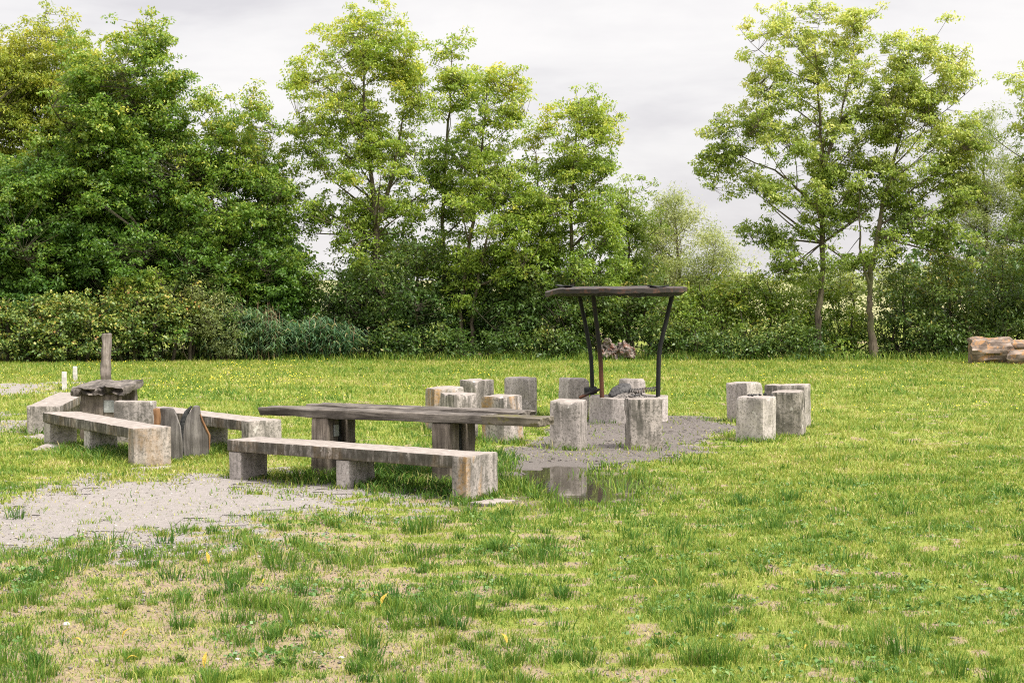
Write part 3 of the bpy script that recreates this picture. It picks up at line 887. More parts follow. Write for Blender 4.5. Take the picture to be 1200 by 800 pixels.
def lobe_tips(lobes, d, depth, density, seed, gap=.0, gscale=.45, clump=4, csz=.85):
    """twig ends in ellipsoids given in photo pixels (x, y, rx, ry) at distance d (+ optional depth offset)"""
    r = np.random.default_rng(seed); out = []
    for lb in lobes:
        x, y, rx, ry = lb[:4]; dy = lb[4] if len(lb) > 4 else 0.0
        c = A(x, y, d + dy); k = (d + dy) / F
        R = np.array([rx * k, depth * min(1, rx * k / 1.2), ry * k])
        area = math.pi * R[0] * R[2]
        n = int(density * area) + 3
        nb = max(2, int(n / clump))
        u = unit(r.normal(size=(nb, 3))) * (r.uniform(0, 1, (nb, 1)) ** (1 / 2.4))
        # ragged outline: shrink by low frequency noise
        nz = Noise(seed + int(x), 6)
        u *= (1 + .17 * nz(u, .55))[:, None]
        k_ = r.integers(0, nb, n)
        out.append(c + (u * R)[k_] + r.normal(0, 1, (n, 3)) * np.array([.23, .23, .19]) * csz)
    P = np.concatenate(out)
    if gap > 0:
        nz = Noise(seed + 99, 12)
        P = P[nz(P, gscale) + r.normal(0, .25, len(P)) > -1.6 + gap * 1.6]
    return P[P[:, 2] > .05]

def curve(a, b, bend, n=7):
    t = np.linspace(0, 1, n)[:, None]
    mid = (a + b) / 2 + bend
    return (1 - t) ** 2 * a + 2 * t * (1 - t) * mid + t ** 2 * b

def branches(tips, trunks, nlimb, seed, r0, twig=.012):
    """trunk polylines (lists of points with radii) + limbs to spread-out crown points + twigs to every tip"""
    r = np.random.default_rng(seed); S = Soup()
    nodes = []; nrad = []
    for pts, rads in trunks:
        # resample
        pts = np.asarray(pts); P_ = []; R_ = []
        for k in range(len(pts) - 1):
            for s in np.linspace(0, 1, 6, endpoint=False):
                P_.append(pts[k] * (1 - s) + pts[k + 1] * s); R_.append(rads[k] * (1 - s) + rads[k + 1] * s)
        P_.append(pts[-1]); R_.append(rads[-1]); P_ = np.array(P_); R_ = np.array(R_)
        for _ in range(2): P_[1:-1] = (P_[:-2] + 2 * P_[1:-1] + P_[2:]) / 4
        P_[1:-1] += r.normal(0, .02, P_[1:-1].shape)
        R_ *= 1 + .07 * r.normal(size=len(R_))
        S.tube(P_, R_, 9); nodes.append(P_); nrad.append(R_)
    TN = np.concatenate(nodes); TR = np.concatenate(nrad)
    ends = [tips[r.integers(len(tips))]]
    dist = np.linalg.norm(tips - ends[0], axis=1)
    for _ in range(nlimb - 1):
        k = int(np.argmax(dist)); ends.append(tips[k]); dist = np.minimum(dist, np.linalg.norm(tips - tips[k], axis=1))
    LN = [TN[len(TN) // 3:]]
    for e in ends:
        h = np.linalg.norm((TN - e)[:, :2], axis=1)
        want = np.maximum(e[2] - np.maximum(h * .75, .3), tips[:, 2].min() * .75 + .25 * tips[:, 2].max() - .9)
        sc_ = np.abs(TN[:, 2] - want) + h * .5
        k = int(np.argmin(sc_)); a = TN[k]
        ln = np.linalg.norm(e - a)
        rb = min(TR[k] * .5, .010 + ln * .011)
        c = curve(a, e, np.array([0, 0, ln * .04]) + (e - a) * np.array([.12, .12, -.05]) + r.normal(0, ln * .05, 3), 9)
        S.tube(c, np.linspace(rb, .006, 9), 5); LN.append(c[2:])
    LN = np.concatenate(LN)
    # twigs
    kk = []
    for ch in np.array_split(tips, max(1, len(tips) // 400)):
        D = ((ch[:, None] - LN[None]) ** 2).sum(-1) + 2.0 * np.maximum(LN[None, :, 2] - ch[:, None, 2] + .1, 0) ** 2
        kk.append(D.argmin(1))
    b0 = LN[np.concatenate(kk)]; ax = tips - b0
    u = unit(np.cross(ax, r.normal(size=ax.shape))); w = unit(np.cross(ax, u))
    V = []
    for base, rr in ((b0, twig), (tips, twig * .45)):
        for a in (0, 2.094, 4.189): V.append(base + rr * (math.cos(a) * u + math.sin(a) * w))
    n = len(tips); V = np.stack(V, 1).reshape(-1, 3)
    i = np.arange(n)[:, None] * 6
    Q = np.concatenate([i + np.array([[0, 1, 4, 3]]), i + np.array([[1, 2, 5, 4]]), i + np.array([[2, 0, 3, 5]])])
    S.add(V, Q)
    return S

def tree(name, label, cat, d, lobes, trunks, mat, bark='bark', depth=1.6, density=34, n_per=15, spread=.25, leaf=(.155, .068), droop=.35,
         seed=1, nlimb=26, gap=.0, tint=.5, grad=.35, group='trees along the edge of the lawn', parts=('trunk', 'crown'), flat=.55, r0=.12, twig=.007, tint_amp=.22, clump=6, csz=1.0):
    if parts[0] == 'trunk' and name != 'woodland_tree':
        density *= 1.3; n_per *= 2.6; gap *= .8; leaf = (leaf[0] * .66, leaf[1] * .70)
        trunks = [(p_, [q_ * (1.0 if k_ == 0 else .62) for k_, q_ in enumerate(r_)]) for p_, r_ in trunks]
    tips = lobe_tips(lobes, d, depth, density, seed, gap, clump=clump, csz=csz)
    r = np.random.default_rng(seed + 5)
    # tint varies between sprays; paler tops mix yellower new growth with painted sunlight
    zn = (tips[:, 2] - tips[:, 2].min()) / (np.ptp(tips[:, 2]) + 1e-6)
    tc = tint + grad * (zn - .5) + .06 * Noise(seed + 3, 8)(tips, .5) + r.normal(0, .08, len(tips))
    tr = []
    for pts, rads in trunks:
        W = []
        for k, q_ in enumerate(pts):
            px, py = q_[:2]; dy = q_[2] if len(q_) > 2 else 0
            if k == 0 and py > 400:
                p0 = A(px, py, d + dy); p0[2] = -.05; W.append(p0)
            else: W.append(A(px, py, d + dy))
        tr.append((np.array(W), rads))
    base = tr[0][0][0].copy(); base[2] = 0
    t = thing(name, label, cat, base, 0, group)
    S = branches(tips, tr, nlimb, seed, r0, twig)
    me = S.mesh(parts[0]); me.transform(Matrix.Translation(-Vector(base)))
    link(parts[0], me, M[bark], t)
    me = leaf_mesh(parts[1], tips, n_per, spread, leaf[0], leaf[1], droop, seed + 9, tc, tint_amp, flat)
    me.transform(Matrix.Translation(-Vector(base)))
    link(parts[1], me, M[mat], t)
    return t

GT = 'trees along the edge of the lawn'
# ---- left block
tree('ash_tree', 'yellow topped tree at the far left, rising behind the dark dense tree', 'tree', 53,
     [(45, 85, 62, 52), (0, 105, 60, 70), (82, 55, 26, 36), (95, 120, 55, 55), (-60, 130, 80, 90), (40, 190, 100, 80), (-40, 260, 100, 80), (30, 290, 80, 60)],
     [([(20, 424), (24, 330), (30, 220), (42, 90)], [.20, .16, .10, .03])], 'yellowash', depth=2.2, density=34, n_per=16, seed=101, tint=.40, csz=1.2, spread=.28, leaf=(.17, .07))
tree('maple_tree', 'broad dense dark green tree at the left behind the bramble', 'tree', 49,
     [(140, 125, 62, 70), (168, 75, 28, 42), (192, 118, 26, 48), (108, 105, 40, 50), (95, 210, 95, 75), (178, 215, 55, 80), (50, 290, 80, 60), (145, 300, 95, 60), (0, 250, 70, 70), (200, 310, 50, 60), (60, 350, 90, 35), (170, 350, 80, 35), (-50, 310, 70, 70)],
     [([(62, 423), (70, 330), (100, 220), (140, 110)], [.22, .18, .12, .03]), ([(140, 423), (150, 330), (165, 200), (172, 90)], [.15, .12, .08, .02])],
     'maple', 'bark_dark', depth=2.2, density=46, n_per=16, seed=102, tint=.46, grad=.55, csz=1.2, spread=.27, leaf=(.16, .085), nlimb=34)
tree('maple_tree', 'medium height rounded green tree between the dense dark tree and the tallest ash', 'tree', 48.5,
     [(248, 165, 34, 48), (292, 180, 38, 52), (225, 210, 30, 50), (325, 215, 25, 45), (262, 250, 62, 62), (318, 280, 38, 60), (235, 310, 55, 55), (300, 335, 55, 50), (345, 335, 35, 45), (250, 365, 70, 40)],
     [([(276, 423), (274, 330), (268, 240), (262, 150)], [.17, .13, .08, .02]), ([(330, 423), (322, 340), (305, 260), (294, 150)], [.12, .10, .06, .02])],
     'maple', 'bark_dark', depth=2.0, density=44, n_per=15, seed=103, tint=.50, grad=.5, spread=.26, leaf=(.15, .075), nlimb=30)
# ---- centre
tree('ash_tree', 'tallest ash left of centre with yellow green top and visible limbs', 'tree', 49,
     [(425, 48, 48, 42), (380, 75, 36, 42), (468, 70, 34, 40), (350, 105, 18, 20), (420, 115, 58, 45), (485, 115, 24, 40), (378, 165, 40, 48), (450, 180, 50, 45), (348, 190, 18, 26), (410, 235, 48, 42), (475, 235, 34, 42), (375, 250, 22, 25), (425, 290, 42, 34)],
     [([(440, 423), (441, 330), (440, 250), (428, 150), (424, 50)], [.19, .16, .13, .08, .02]), ([(440, 270), (462, 200), (478, 110)], [.09, .07, .02])],
     'ash', depth=1.7, density=34, n_per=15, seed=104, tint=.56, grad=.40, nlimb=34, gap=.42)
tree('slender_tree', 'slender pale stemmed tree just right of the tallest ash', 'tree', 50,
     [(530, 75, 26, 30), (518, 125, 26, 34), (540, 165, 30, 34), (512, 195, 26, 34), (530, 250, 34, 38), (510, 300, 26, 30), (548, 100, 16, 30)],
     [([(528, 423), (522, 330), (518, 250), (526, 140), (530, 60)], [.12, .10, .09, .05, .02])],
     'ash', depth=1.2, density=30, n_per=14, seed=105, tint=.44, grad=.35, nlimb=20, gap=.5)
tree('slender_tree', 'slender leaning tree in the centre with a pale bare lower trunk', 'tree', 48.5,
     [(575, 92, 24, 30), (590, 130, 26, 34), (560, 140, 24, 30), (575, 195, 40, 42), (555, 240, 34, 38), (600, 235, 32, 40), (585, 290, 42, 38), (545, 320, 26, 34), (540, 355, 14, 20)],
     [([(545, 423), (538, 370), (548, 300), (560, 220), (574, 85)], [.12, .11, .09, .06, .02]), ([(553, 423), (553, 370), (566, 300), (590, 210)], [.08, .075, .06, .02])],
     'ash', depth=1.4, density=32, n_per=14, seed=106, tint=.52, grad=.32, nlimb=24, gap=.45)
tree('ash_tree', 'medium ash left of the fire hood with a rounded yellow green top', 'tree', 49,
     [(680, 128, 30, 30), (648, 140, 24, 28), (704, 150, 17, 24), (665, 185, 46, 40), (625, 180, 28, 40), (700, 205, 22, 34), (650, 245, 52, 42), (610, 255, 32, 44), (695, 265, 30, 40), (650, 305, 58, 38), (605, 325, 40, 40), (705, 315, 32, 34)],
     [([(672, 423), (671, 340), (668, 240), (678, 120)], [.13, .12, .08, .02]), ([(640, 423), (636, 330), (628, 180)], [.09, .08, .02])],
     'ash', depth=1.7, density=36, n_per=15, seed=107, tint=.48, grad=.42, nlimb=32, gap=.30)
tree('alder_tree', 'smaller grey green tree behind the fire hood', 'tree', 51,
     [(735, 245, 26, 36), (720, 285, 30, 36), (752, 285, 24, 38), (735, 330, 45, 42)],
     [([(738, 423), (736, 330), (736, 230)], [.09, .07, .02])], 'silver', depth=1.4, density=34, n_per=13, seed=108, tint=.28, grad=.3, nlimb=18, gap=.4)
tree('willow_tree', 'pale silvery willow behind the right side of the fire hood', 'tree', 58,
     [(788, 262, 32, 36), (768, 290, 26, 34), (822, 290, 26, 34), (845, 320, 26, 34), (798, 320, 46, 42), (770, 350, 46, 40), (830, 360, 50, 40)],
     [([(800, 412), (798, 340), (790, 245)], [.12, .10, .02]), ([(805, 412), (825, 350), (838, 300)], [.08, .06, .02])],
     'willow', depth=1.7, density=34, n_per=20, seed=109, tint=.55, grad=.2, spread=.36, leaf=(.17, .034), droop=.2, nlimb=26, gap=.35, flat=.9)
# ---- right
tree('ash_tree', 'large airy ash on the right with the straight main trunk', 'tree', 48.3,
     [(905, 45, 34, 32), (955, 40, 42, 36), (1003, 30, 30, 30), (880, 85, 24, 34), (930, 95, 52, 40), (990, 90, 42, 44), (872, 135, 30, 34), (850, 180, 26, 30), (905, 155, 46, 42), (965, 160, 50, 42), (838, 200, 20, 22), (862, 190, 22, 24), (890, 215, 38, 30), (945, 225, 42, 34), (1005, 180, 34, 46), (885, 262, 28, 22), (915, 278, 34, 24), (960, 285, 36, 24), (1000, 250, 32, 34), (930, 310, 34, 24), (985, 310, 36, 22), (940, 190, 40, 40), (975, 215, 36, 40)],
     [([(961, 424), (958, 385), (963, 330), (964, 240), (962, 150), (955, 50)], [.17, .15, .13, .11, .07, .02]), ([(963, 250), (920, 205), (850, 175)], [.06, .045, .015]), ([(963, 200), (985, 140), (1000, 60)], [.07, .05, .015])],
     'silver', depth=1.6, density=29, n_per=13, csz=.75, clump=5, seed=110, tint=.54, grad=.40, nlimb=40, gap=.36, spread=.22)
tree('ash_tree', 'second airy ash on the right leaning right with a crooked pale trunk', 'tree', 48.0,
     [(1058, 70, 28, 36), (1092, 60, 24, 40), (1115, 95, 24, 40), (1060, 130, 44, 44), (1108, 155, 38, 44), (1135, 165, 18, 34), (1070, 195, 44, 40), (1118, 220, 34, 40), (1040, 225, 32, 40), (1085, 255, 40, 34), (1040, 280, 34, 28), (1110, 280, 34, 34), (1010, 290, 22, 28), (1030, 110, 22, 38), (1034, 170, 26, 34), (1130, 195, 22, 34), (1080, 110, 34, 40)],
     [([(1025, 424), (1020, 370), (1019, 330), (1032, 250), (1052, 170), (1078, 70)], [.14, .13, .11, .09, .06, .02]), ([(1020, 340), (1008, 290), (1006, 220)], [.055, .045, .015])],
     'silver', depth=1.6, density=33, n_per=13, csz=.75, clump=5, seed=111, tint=.56, grad=.38, nlimb=34, gap=.30, spread=.23)
tree('willow_tree', 'thin pale tree behind the leaning ash near the right edge', 'tree', 57,
     [(1150, 165, 26, 40), (1170, 210, 30, 46), (1140, 240, 28, 40), (1178, 270, 30, 44), (1150, 300, 38, 40), (1190, 330, 34, 50)],
     [([(1160, 412), (1158, 300), (1152, 150)], [.12, .09, .02])], 'willow', depth=1.5, density=30, n_per=17, seed=112, tint=.38, grad=.2, spread=.36, leaf=(.17, .04), nlimb=24, gap=.45, flat=.9)
tree('ash_tree', 'tree cut off by the right edge of the picture', 'tree', 47.5,
     [(1212, 100, 24, 40), (1222, 160, 36, 46), (1215, 215, 30, 40), (1235, 260, 50, 60), (1270, 140, 50, 80)],
     [([(1250, 424), (1246, 300), (1228, 110)], [.16, .12, .02])], 'silver', depth=1.6, density=32, n_per=15, seed=113, tint=.52, grad=.4, nlimb=22, gap=.35)

# ---- shrubs of the understorey
def shrub(label, d, lobes, mat, seed, stems=None, name='shrub', cat='shrub', **kw):
    xs_ = [l[0] for l in lobes]
    r = np.random.default_rng(seed)
    if stems is None:
        stems = [([(x + r.uniform(-12, 12), 424), (x + r.uniform(-8, 8), l_[1] + l_[3] * .2), (x, l_[1] - l_[3] * .8)], [.05, .035, .01]) for x, l_ in zip(xs_, lobes)]
    a = dict(depth=1.3, density=46, n_per=14, spread=.28, leaf=(.13, .065), nlimb=16, group='shrubs under the trees', parts=('stems', 'foliage'), tint=.42, grad=.4, twig=.008)
    a.update(kw)
    if name != 'pale_bush' and name != 'woodland_tree':
        a['leaf'] = (a['leaf'][0] * .82, a['leaf'][1] * .82); a['n_per'] = int(a['n_per'] * 1.5)
    return tree(name, label, cat, d, lobes, stems, mat, 'bark_dark', seed=seed, **a)

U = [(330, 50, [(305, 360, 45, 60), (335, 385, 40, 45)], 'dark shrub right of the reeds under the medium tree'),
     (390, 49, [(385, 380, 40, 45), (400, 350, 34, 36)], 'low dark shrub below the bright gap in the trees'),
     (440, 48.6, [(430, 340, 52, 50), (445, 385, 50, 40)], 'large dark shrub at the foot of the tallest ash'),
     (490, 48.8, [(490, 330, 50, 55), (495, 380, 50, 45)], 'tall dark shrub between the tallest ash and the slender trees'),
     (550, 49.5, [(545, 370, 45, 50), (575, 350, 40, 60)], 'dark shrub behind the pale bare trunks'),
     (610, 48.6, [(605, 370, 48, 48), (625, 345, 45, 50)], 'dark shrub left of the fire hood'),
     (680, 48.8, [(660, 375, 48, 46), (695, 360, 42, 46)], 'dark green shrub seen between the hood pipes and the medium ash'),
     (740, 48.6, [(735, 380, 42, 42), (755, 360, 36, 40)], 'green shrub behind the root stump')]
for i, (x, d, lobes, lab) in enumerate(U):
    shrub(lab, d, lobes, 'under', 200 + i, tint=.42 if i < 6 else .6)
V_ = [(800, 48.5, [(795, 385, 38, 36), (820, 365, 34, 40)], 'shrub', 'light green shrub right of the fire hood'),
      (850, 49, [(850, 375, 36, 42), (865, 350, 26, 30)], 'shrub', 'shrub with tangled brown twigs between the willow and the large ash'),
      (905, 48.8, [(900, 360, 36, 40), (925, 375, 36, 40)], 'shrub', 'tall light green shrub just left of the large ash trunk'),
      (955, 50, [(950, 375, 30, 42), (985, 365, 32, 44)], 'shrub', 'yellowish shrub behind the large ash trunk'),
      (1000, 48.6, [(1000, 390, 26, 34), (985, 400, 25, 25)], 'shrub', 'low shrub between the two ash trunks'),
      (1065, 48.4, [(1060, 360, 36, 50), (1050, 395, 30, 32)], 'under', 'dark green shrub right of the crooked trunk'),
      (1120, 48.3, [(1110, 350, 46, 60), (1125, 385, 46, 42)], 'under', 'large dark green shrub left of the fallen logs'),
      (1185, 48.6, [(1175, 345, 46, 66), (1195, 385, 46, 42), (1230, 350, 40, 60)], 'under', 'large dark green shrub behind the fallen logs')]
for i, (x, d, lobes, mt, lab) in enumerate(V_):
    shrub(lab, d, lobes, mt, 220 + i, tint=.48 if mt == 'shrub' else .62)
# low front plants at the mown edge
for i, (x, w, mt, lab) in enumerate(((455, 26, 'under', 'low leafy plant at the lawn edge below the tallest ash'), (520, 30, 'under', 'low leafy plant at the lawn edge left of the bare trunks'),
                           (590, 28, 'under', 'low leafy plant at the lawn edge right of the bare trunks'), (650, 26, 'under', 'low leafy plant at the lawn edge left of the hood pipes'),
                           (765, 26, 'under', 'low leafy plant at the lawn edge right of the root stump'), (815, 30, 'under', 'low leafy plant at the lawn edge right of the hood'),
                           (880, 32, 'under', 'low dark plant at the lawn edge left of the large ash'), (930, 28, 'under', 'low dark plant at the foot of the large ash'),
                           (1095, 30, 'under', 'low dark plant at the lawn edge left of the logs'))):
    shrub(lab, 47.6, [(x, 402, w, 20), (x + w * .6, 406, w * .7, 15)], mt, 240 + i, density=60, depth=.7, nlimb=6, tint=.5, name='leafy_plant', cat='plant', group='low plants at the lawn edge')

# brambles
BR = [(20, 46.2, [(0, 388, 45, 34), (12, 362, 16, 16), (35, 384, 34, 32), (-60, 380, 60, 40), (40, 358, 10, 12)], 'bramble thicket with yellowing leaves at the far left'),
      (85, 46.2, [(80, 385, 40, 32), (84, 355, 17, 14), (60, 395, 40, 26), (105, 382, 26, 26), (66, 362, 10, 14)], 'bramble thicket with reddish tops left of the tall wooden post'),
      (135, 46.4, [(135, 392, 36, 28), (150, 378, 26, 22), (124, 362, 12, 13), (160, 358, 12, 14)], 'yellowish bramble thicket directly behind the tall wooden post'),
      (190, 46.6, [(185, 385, 38, 36), (212, 366, 26, 28), (188, 352, 20, 16), (225, 345, 12, 18), (160, 394, 24, 24)], 'greyer green bramble thicket right of the tall wooden post')]
for i, (x, d, lobes, lab) in enumerate(BR):
    shrub(lab, d, lobes, 'bramble', 260 + i, density=60, depth=1.1, n_per=14, leaf=(.11, .075), spread=.24, tint=.43, grad=.34, name='bramble_bush', cat='bramble', group='brambles at the lawn edge', tint_amp=.34, csz=.9, clump=7)
shrub('soft grey green shrub between the bramble and the reeds', 46.9, [(228, 362, 24, 30), (250, 375, 30, 34), (262, 392, 30, 26)], 'willow', 272, name='shrub', density=60, leaf=(.11, .03), n_per=18, spread=.24, tint=.30, depth=.9)
shrub('young leafy sapling shooting up behind the bramble, left of two', 46.9, [(143, 335, 13, 18), (150, 355, 14, 18), (138, 362, 12, 16)], 'shrub', 270, name='sapling', cat='sapling', group='saplings in the bramble', depth=.5, nlimb=8)
shrub('young leafy sapling shooting up behind the bramble, right of two', 46.9, [(183, 328, 12, 14), (176, 345, 18, 14), (190, 350, 14, 20)], 'shrub', 271, name='sapling', cat='sapling', group='saplings in the bramble', depth=.5, nlimb=8)

# reeds: arching blades on upright stalks
def reeds(px0, px1, py0, d, n, h, label, seed, tintc, depth=1.0):
    r = np.random.default_rng(seed)
    base = A((px0 + px1) / 2, 424, d); base[2] = 0
    m = n
    x = r.uniform(px0, px1, m); dd = d + r.uniform(0, depth, m)
    b0 = np.column_stack([(x - 600) / F * dd, dd, r.uniform(0, .75, m) * h * (.55 + .45 * np.sin(math.pi * (x - px0) / (px1 - px0)))])
    a = r.uniform(0, 6.283, m)
    out = np.column_stack([np.cos(a), np.sin(a), np.zeros(m)])
    ln = r.uniform(.35, .8, m)[:, None]; rise = r.uniform(.45, .95, m)[:, None]
    p1 = b0 + out * ln * .25 + np.array([0, 0, 1]) * ln * .6 * rise
    p2 = b0 + out * ln * .62 + np.array([0, 0, 1]) * ln * .8 * rise
    p3 = b0 + out * ln * 1.0 + np.array([0, 0, 1]) * ln * .55 * rise
    sd = np.column_stack([-np.sin(a), np.cos(a), np.zeros(m)]) * r.uniform(.010, .022, m)[:, None]
    V = np.stack([b0 - sd * .6, b0 + sd * .6, p1 + sd, p1 - sd, p2 + sd * .8, p2 - sd * .8, p3], 1).reshape(-1, 3) - base
    i = np.arange(m)[:, None] * 7
    Q = np.concatenate([i + np.array([[0, 1, 2, 3]]), i + np.array([[3, 2, 4, 5]])]); T = i + np.array([[5, 4, 6]])
    tint = np.clip(tintc + r.normal(0, .2, m), 0, 1); tint = np.where(r.uniform(size=m) < .06, 1.0, tint)
    t = thing('reed_clump', label, 'reeds', base, 0, 'reeds at the lawn edge')
    link('leaves', npmesh('leaves', V, [Q, T], {'tint': ('FACE', np.concatenate([tint, tint, tint]))}), M['reed'], t)
    S = Soup()
    for k in range(int(n / 45)):
        xx = r.uniform(px0, px1); d2 = d + r.uniform(0, depth)
        b_ = np.array([(xx - 600) / F * d2, d2, 0]) - base
        top = b_ + np.array([r.normal(0, .12), r.normal(0, .1), h * r.uniform(.75, 1.15)])
        S.tube(curve(b_, top, np.array([r.normal(0, .08), 0, 0]), 5), [.012, .011, .010, .008, .005], 4)
    link('stalks', S.mesh('stalks'), M['cane'], t)
reeds(222, 285, 0, 47.0, 1500, 1.9, 'tall grey green reeds right of the bramble', 301, .62)
reeds(262, 330, 0, 47.0, 2600, 1.45, 'bluish arching reeds right of the tall reeds', 302, .5)
reeds(325, 415, 0, 47.2, 2600, 1.05, 'low dark reeds under the gap beside the tallest ash', 303, .30)

# second row behind, closing the wood
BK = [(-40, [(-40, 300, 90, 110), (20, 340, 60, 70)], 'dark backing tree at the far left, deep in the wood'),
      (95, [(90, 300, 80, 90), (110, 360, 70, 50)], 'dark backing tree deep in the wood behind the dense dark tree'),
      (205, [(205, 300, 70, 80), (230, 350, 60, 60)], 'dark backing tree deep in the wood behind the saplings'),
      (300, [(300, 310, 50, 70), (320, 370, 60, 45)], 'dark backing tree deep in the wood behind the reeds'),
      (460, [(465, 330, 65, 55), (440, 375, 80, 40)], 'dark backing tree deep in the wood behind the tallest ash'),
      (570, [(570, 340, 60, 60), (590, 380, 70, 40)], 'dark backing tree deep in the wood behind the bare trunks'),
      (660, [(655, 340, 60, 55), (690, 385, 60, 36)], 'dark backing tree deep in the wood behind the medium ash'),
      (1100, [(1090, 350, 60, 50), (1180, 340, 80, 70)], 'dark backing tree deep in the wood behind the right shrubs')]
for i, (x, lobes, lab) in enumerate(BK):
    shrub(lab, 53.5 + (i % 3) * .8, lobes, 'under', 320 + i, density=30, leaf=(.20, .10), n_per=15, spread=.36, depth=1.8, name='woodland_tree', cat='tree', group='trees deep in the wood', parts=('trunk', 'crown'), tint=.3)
for i, (x, lobes, lab) in enumerate(((880, [(880, 335, 45, 26), (840, 345, 40, 28)], 'distant pale bushes seen left of the large ash trunk'), (1010, [(1000, 330, 46, 26), (955, 332, 40, 24), (1060, 330, 40, 30)], 'distant pale bush seen between the ash trunks'), (740, [(720, 340, 50, 40), (770, 330, 40, 40)], 'distant pale bush seen under the fire hood'))):
    shrub(lab, 66 + i, lobes, 'willow', 340 + i, density=26, leaf=(.2, .08), n_per=14, spread=.4, name='pale_bush', cat='bush', group='distant bushes beyond the trees', tint=.4)

# ------------------------------------------------------------------ grass, flowers, gravel, litter
solid = [(x, y, s * .62) for (x, y, s, h) in STOOLS]
def hits(P):
    bad = np.zeros(len(P), bool)
    for (x, y, rr) in solid: bad |= (P[:, 0] - x) ** 2 + (P[:, 1] - y) ** 2 < rr * rr * .8
    bad |= (P[:, 0] - gx) ** 2 + (P[:, 1] - gy) ** 2 < .60 ** 2
    for (x, y) in FOOT: bad |= (P[:, 0] - x) ** 2 + (P[:, 1] - y) ** 2 < .16 ** 2
    return bad

# tall rich grass, its tint darkened to paint in shade, grows where nobody treads: by the feet of benches, table and stools
LUSH_SHADE = [poly_world([(270, 565), (400, 572), (540, 590), (640, 560), (600, 530), (420, 540)]), poly_world([(60, 530), (150, 552), (165, 540), (290, 530), (260, 515), (150, 525)]),
        ]
def lush_shade(P):
    v = np.zeros(len(P))
    for pl_ in LUSH_SHADE: v = np.maximum(v, sstep(-(sdist(P, pl_) + .12 * N1(P, .8)), -.15, .2))
    for (x, y, rr) in solid:
        dd = np.hypot(P[:, 0] - x, P[:, 1] - (y - .1)); v = np.maximum(v, .8 * sstep(-dd, -(rr + .22), -(rr + .02)) * (N2(P, .9) > .1))
    return v

gr = np.random.default_rng(42)
GV, GQ, GT_, GTQ, GTT = [], [], [], [], []
nv = 0
def add_blades(P, hgt, wid, tint, lean, seg2):
    global nv
    m = len(P)
    a = gr.uniform(0, 6.283, m)
    out = np.column_stack([np.cos(a), np.sin(a), np.zeros(m)])
    if lean.ndim == 2: out = unit(out * .6 + lean * 1.0); ln = gr.uniform(.15, .75, m)
    else: ln = lean
    z0 = gz(P) - .004
    b0 = np.column_stack([P, z0])
    f = gr.uniform(0, 6.283, m); sd = np.column_stack([np.cos(f), np.sin(f), np.zeros(m)]) * (wid / 2)[:, None]
    h = hgt[:, None]; up = np.array([0, 0, 1.0])
    p1 = b0 + out * (h * (ln * .30)[:, None]) + up * h * .58
    p2 = b0 + out * (h * ln[:, None]) + up * h * (1 - .25 * ln[:, None])
    if seg2:
        V = np.stack([b0 - sd, b0 + sd, p1 + sd * .8, p1 - sd * .8, p2], 1).reshape(-1, 3)
        i = nv + np.arange(m)[:, None] * 5
        GQ.append(i + np.array([[0, 1, 2, 3]])); GTQ.append(tint); GT_.append(i + np.array([[3, 2, 4]])); GTT.append(tint); nv += 5 * m
    else:
        V = np.stack([b0 - sd, b0 + sd, p2], 1).reshape(-1, 3)
        i = nv + np.arange(m)[:, None] * 3
        GT_.append(i + np.array([[0, 1, 2]])); GTT.append(tint); nv += 3 * m
    GV.append(V)

def sample(d0, d1, dens, side=1.28):
    n = int((d1 - d0) * (d0 + d1) / 2 * .6 * side * dens)
    y = np.sqrt(gr.uniform(d0 ** 2, d1 ** 2, n)); x = gr.uniform(-.3 * side, .3 * side, n) * y
    return np.column_stack([x, y])

# (near, far, blades per m2, width, base height, two segments)
for (d0, d1, dens, wid, hb, s2) in ((7.6, 11, 5200, .0055, .040, True), (11, 15, 3600, .007, .042, True), (15, 21, 2000, .011, .045, True), (21, 30, 850, .017, .055, False), (30, 49.2, 420, .027, .075, False)):
    P = sample(d0, d1, dens)
    cover, gravel, wet, worn, pud, path, pit = masks(P)
    lu = lush_shade(P)
    cv = np.maximum(cover, lu * .95 * (1 - .6 * gravel))
    inp = pud < -.02
    pr = cv * np.where(inp, .05, 1.0)
    dens_n = .50 + .50 * sstep(N4(P, 2.6) + .5 * N3(P, 1.2), -1.2, 1.0)
    k = (gr.uniform(size=len(P)) < pr * dens_n) & ~hits(P)
    P = P[k]; lu = lu[k]; cover = cover[k]; worn = worn[k]; m = len(P)
    patch = N1(P, .22); p2 = N4(P, .9); p3 = N2(P, 2.2)
    hgt = hb * gr.uniform(.45, 1.35, m) * (1 + .35 * sstep(p2, -.5, 1.5)) * (1 + 1.6 * lu) * (1 - .3 * worn)
    fgd = sstep(-P[:, 1], -22, -12)
    tint = .56 - .13 * fgd + .07 * patch - .07 * p2 + .05 * p3 + gr.normal(0, .15, m) - .32 * lu + .10 * (1 - cover)
    tint = np.where(gr.uniform(size=m) < .06, gr.uniform(.85, 1, m), tint)
    add_blades(P, hgt, np.full(m, wid) * gr.uniform(.7, 1.3, m), np.clip(tint, 0, 1), gr.uniform(.2, 1.0, m), s2)

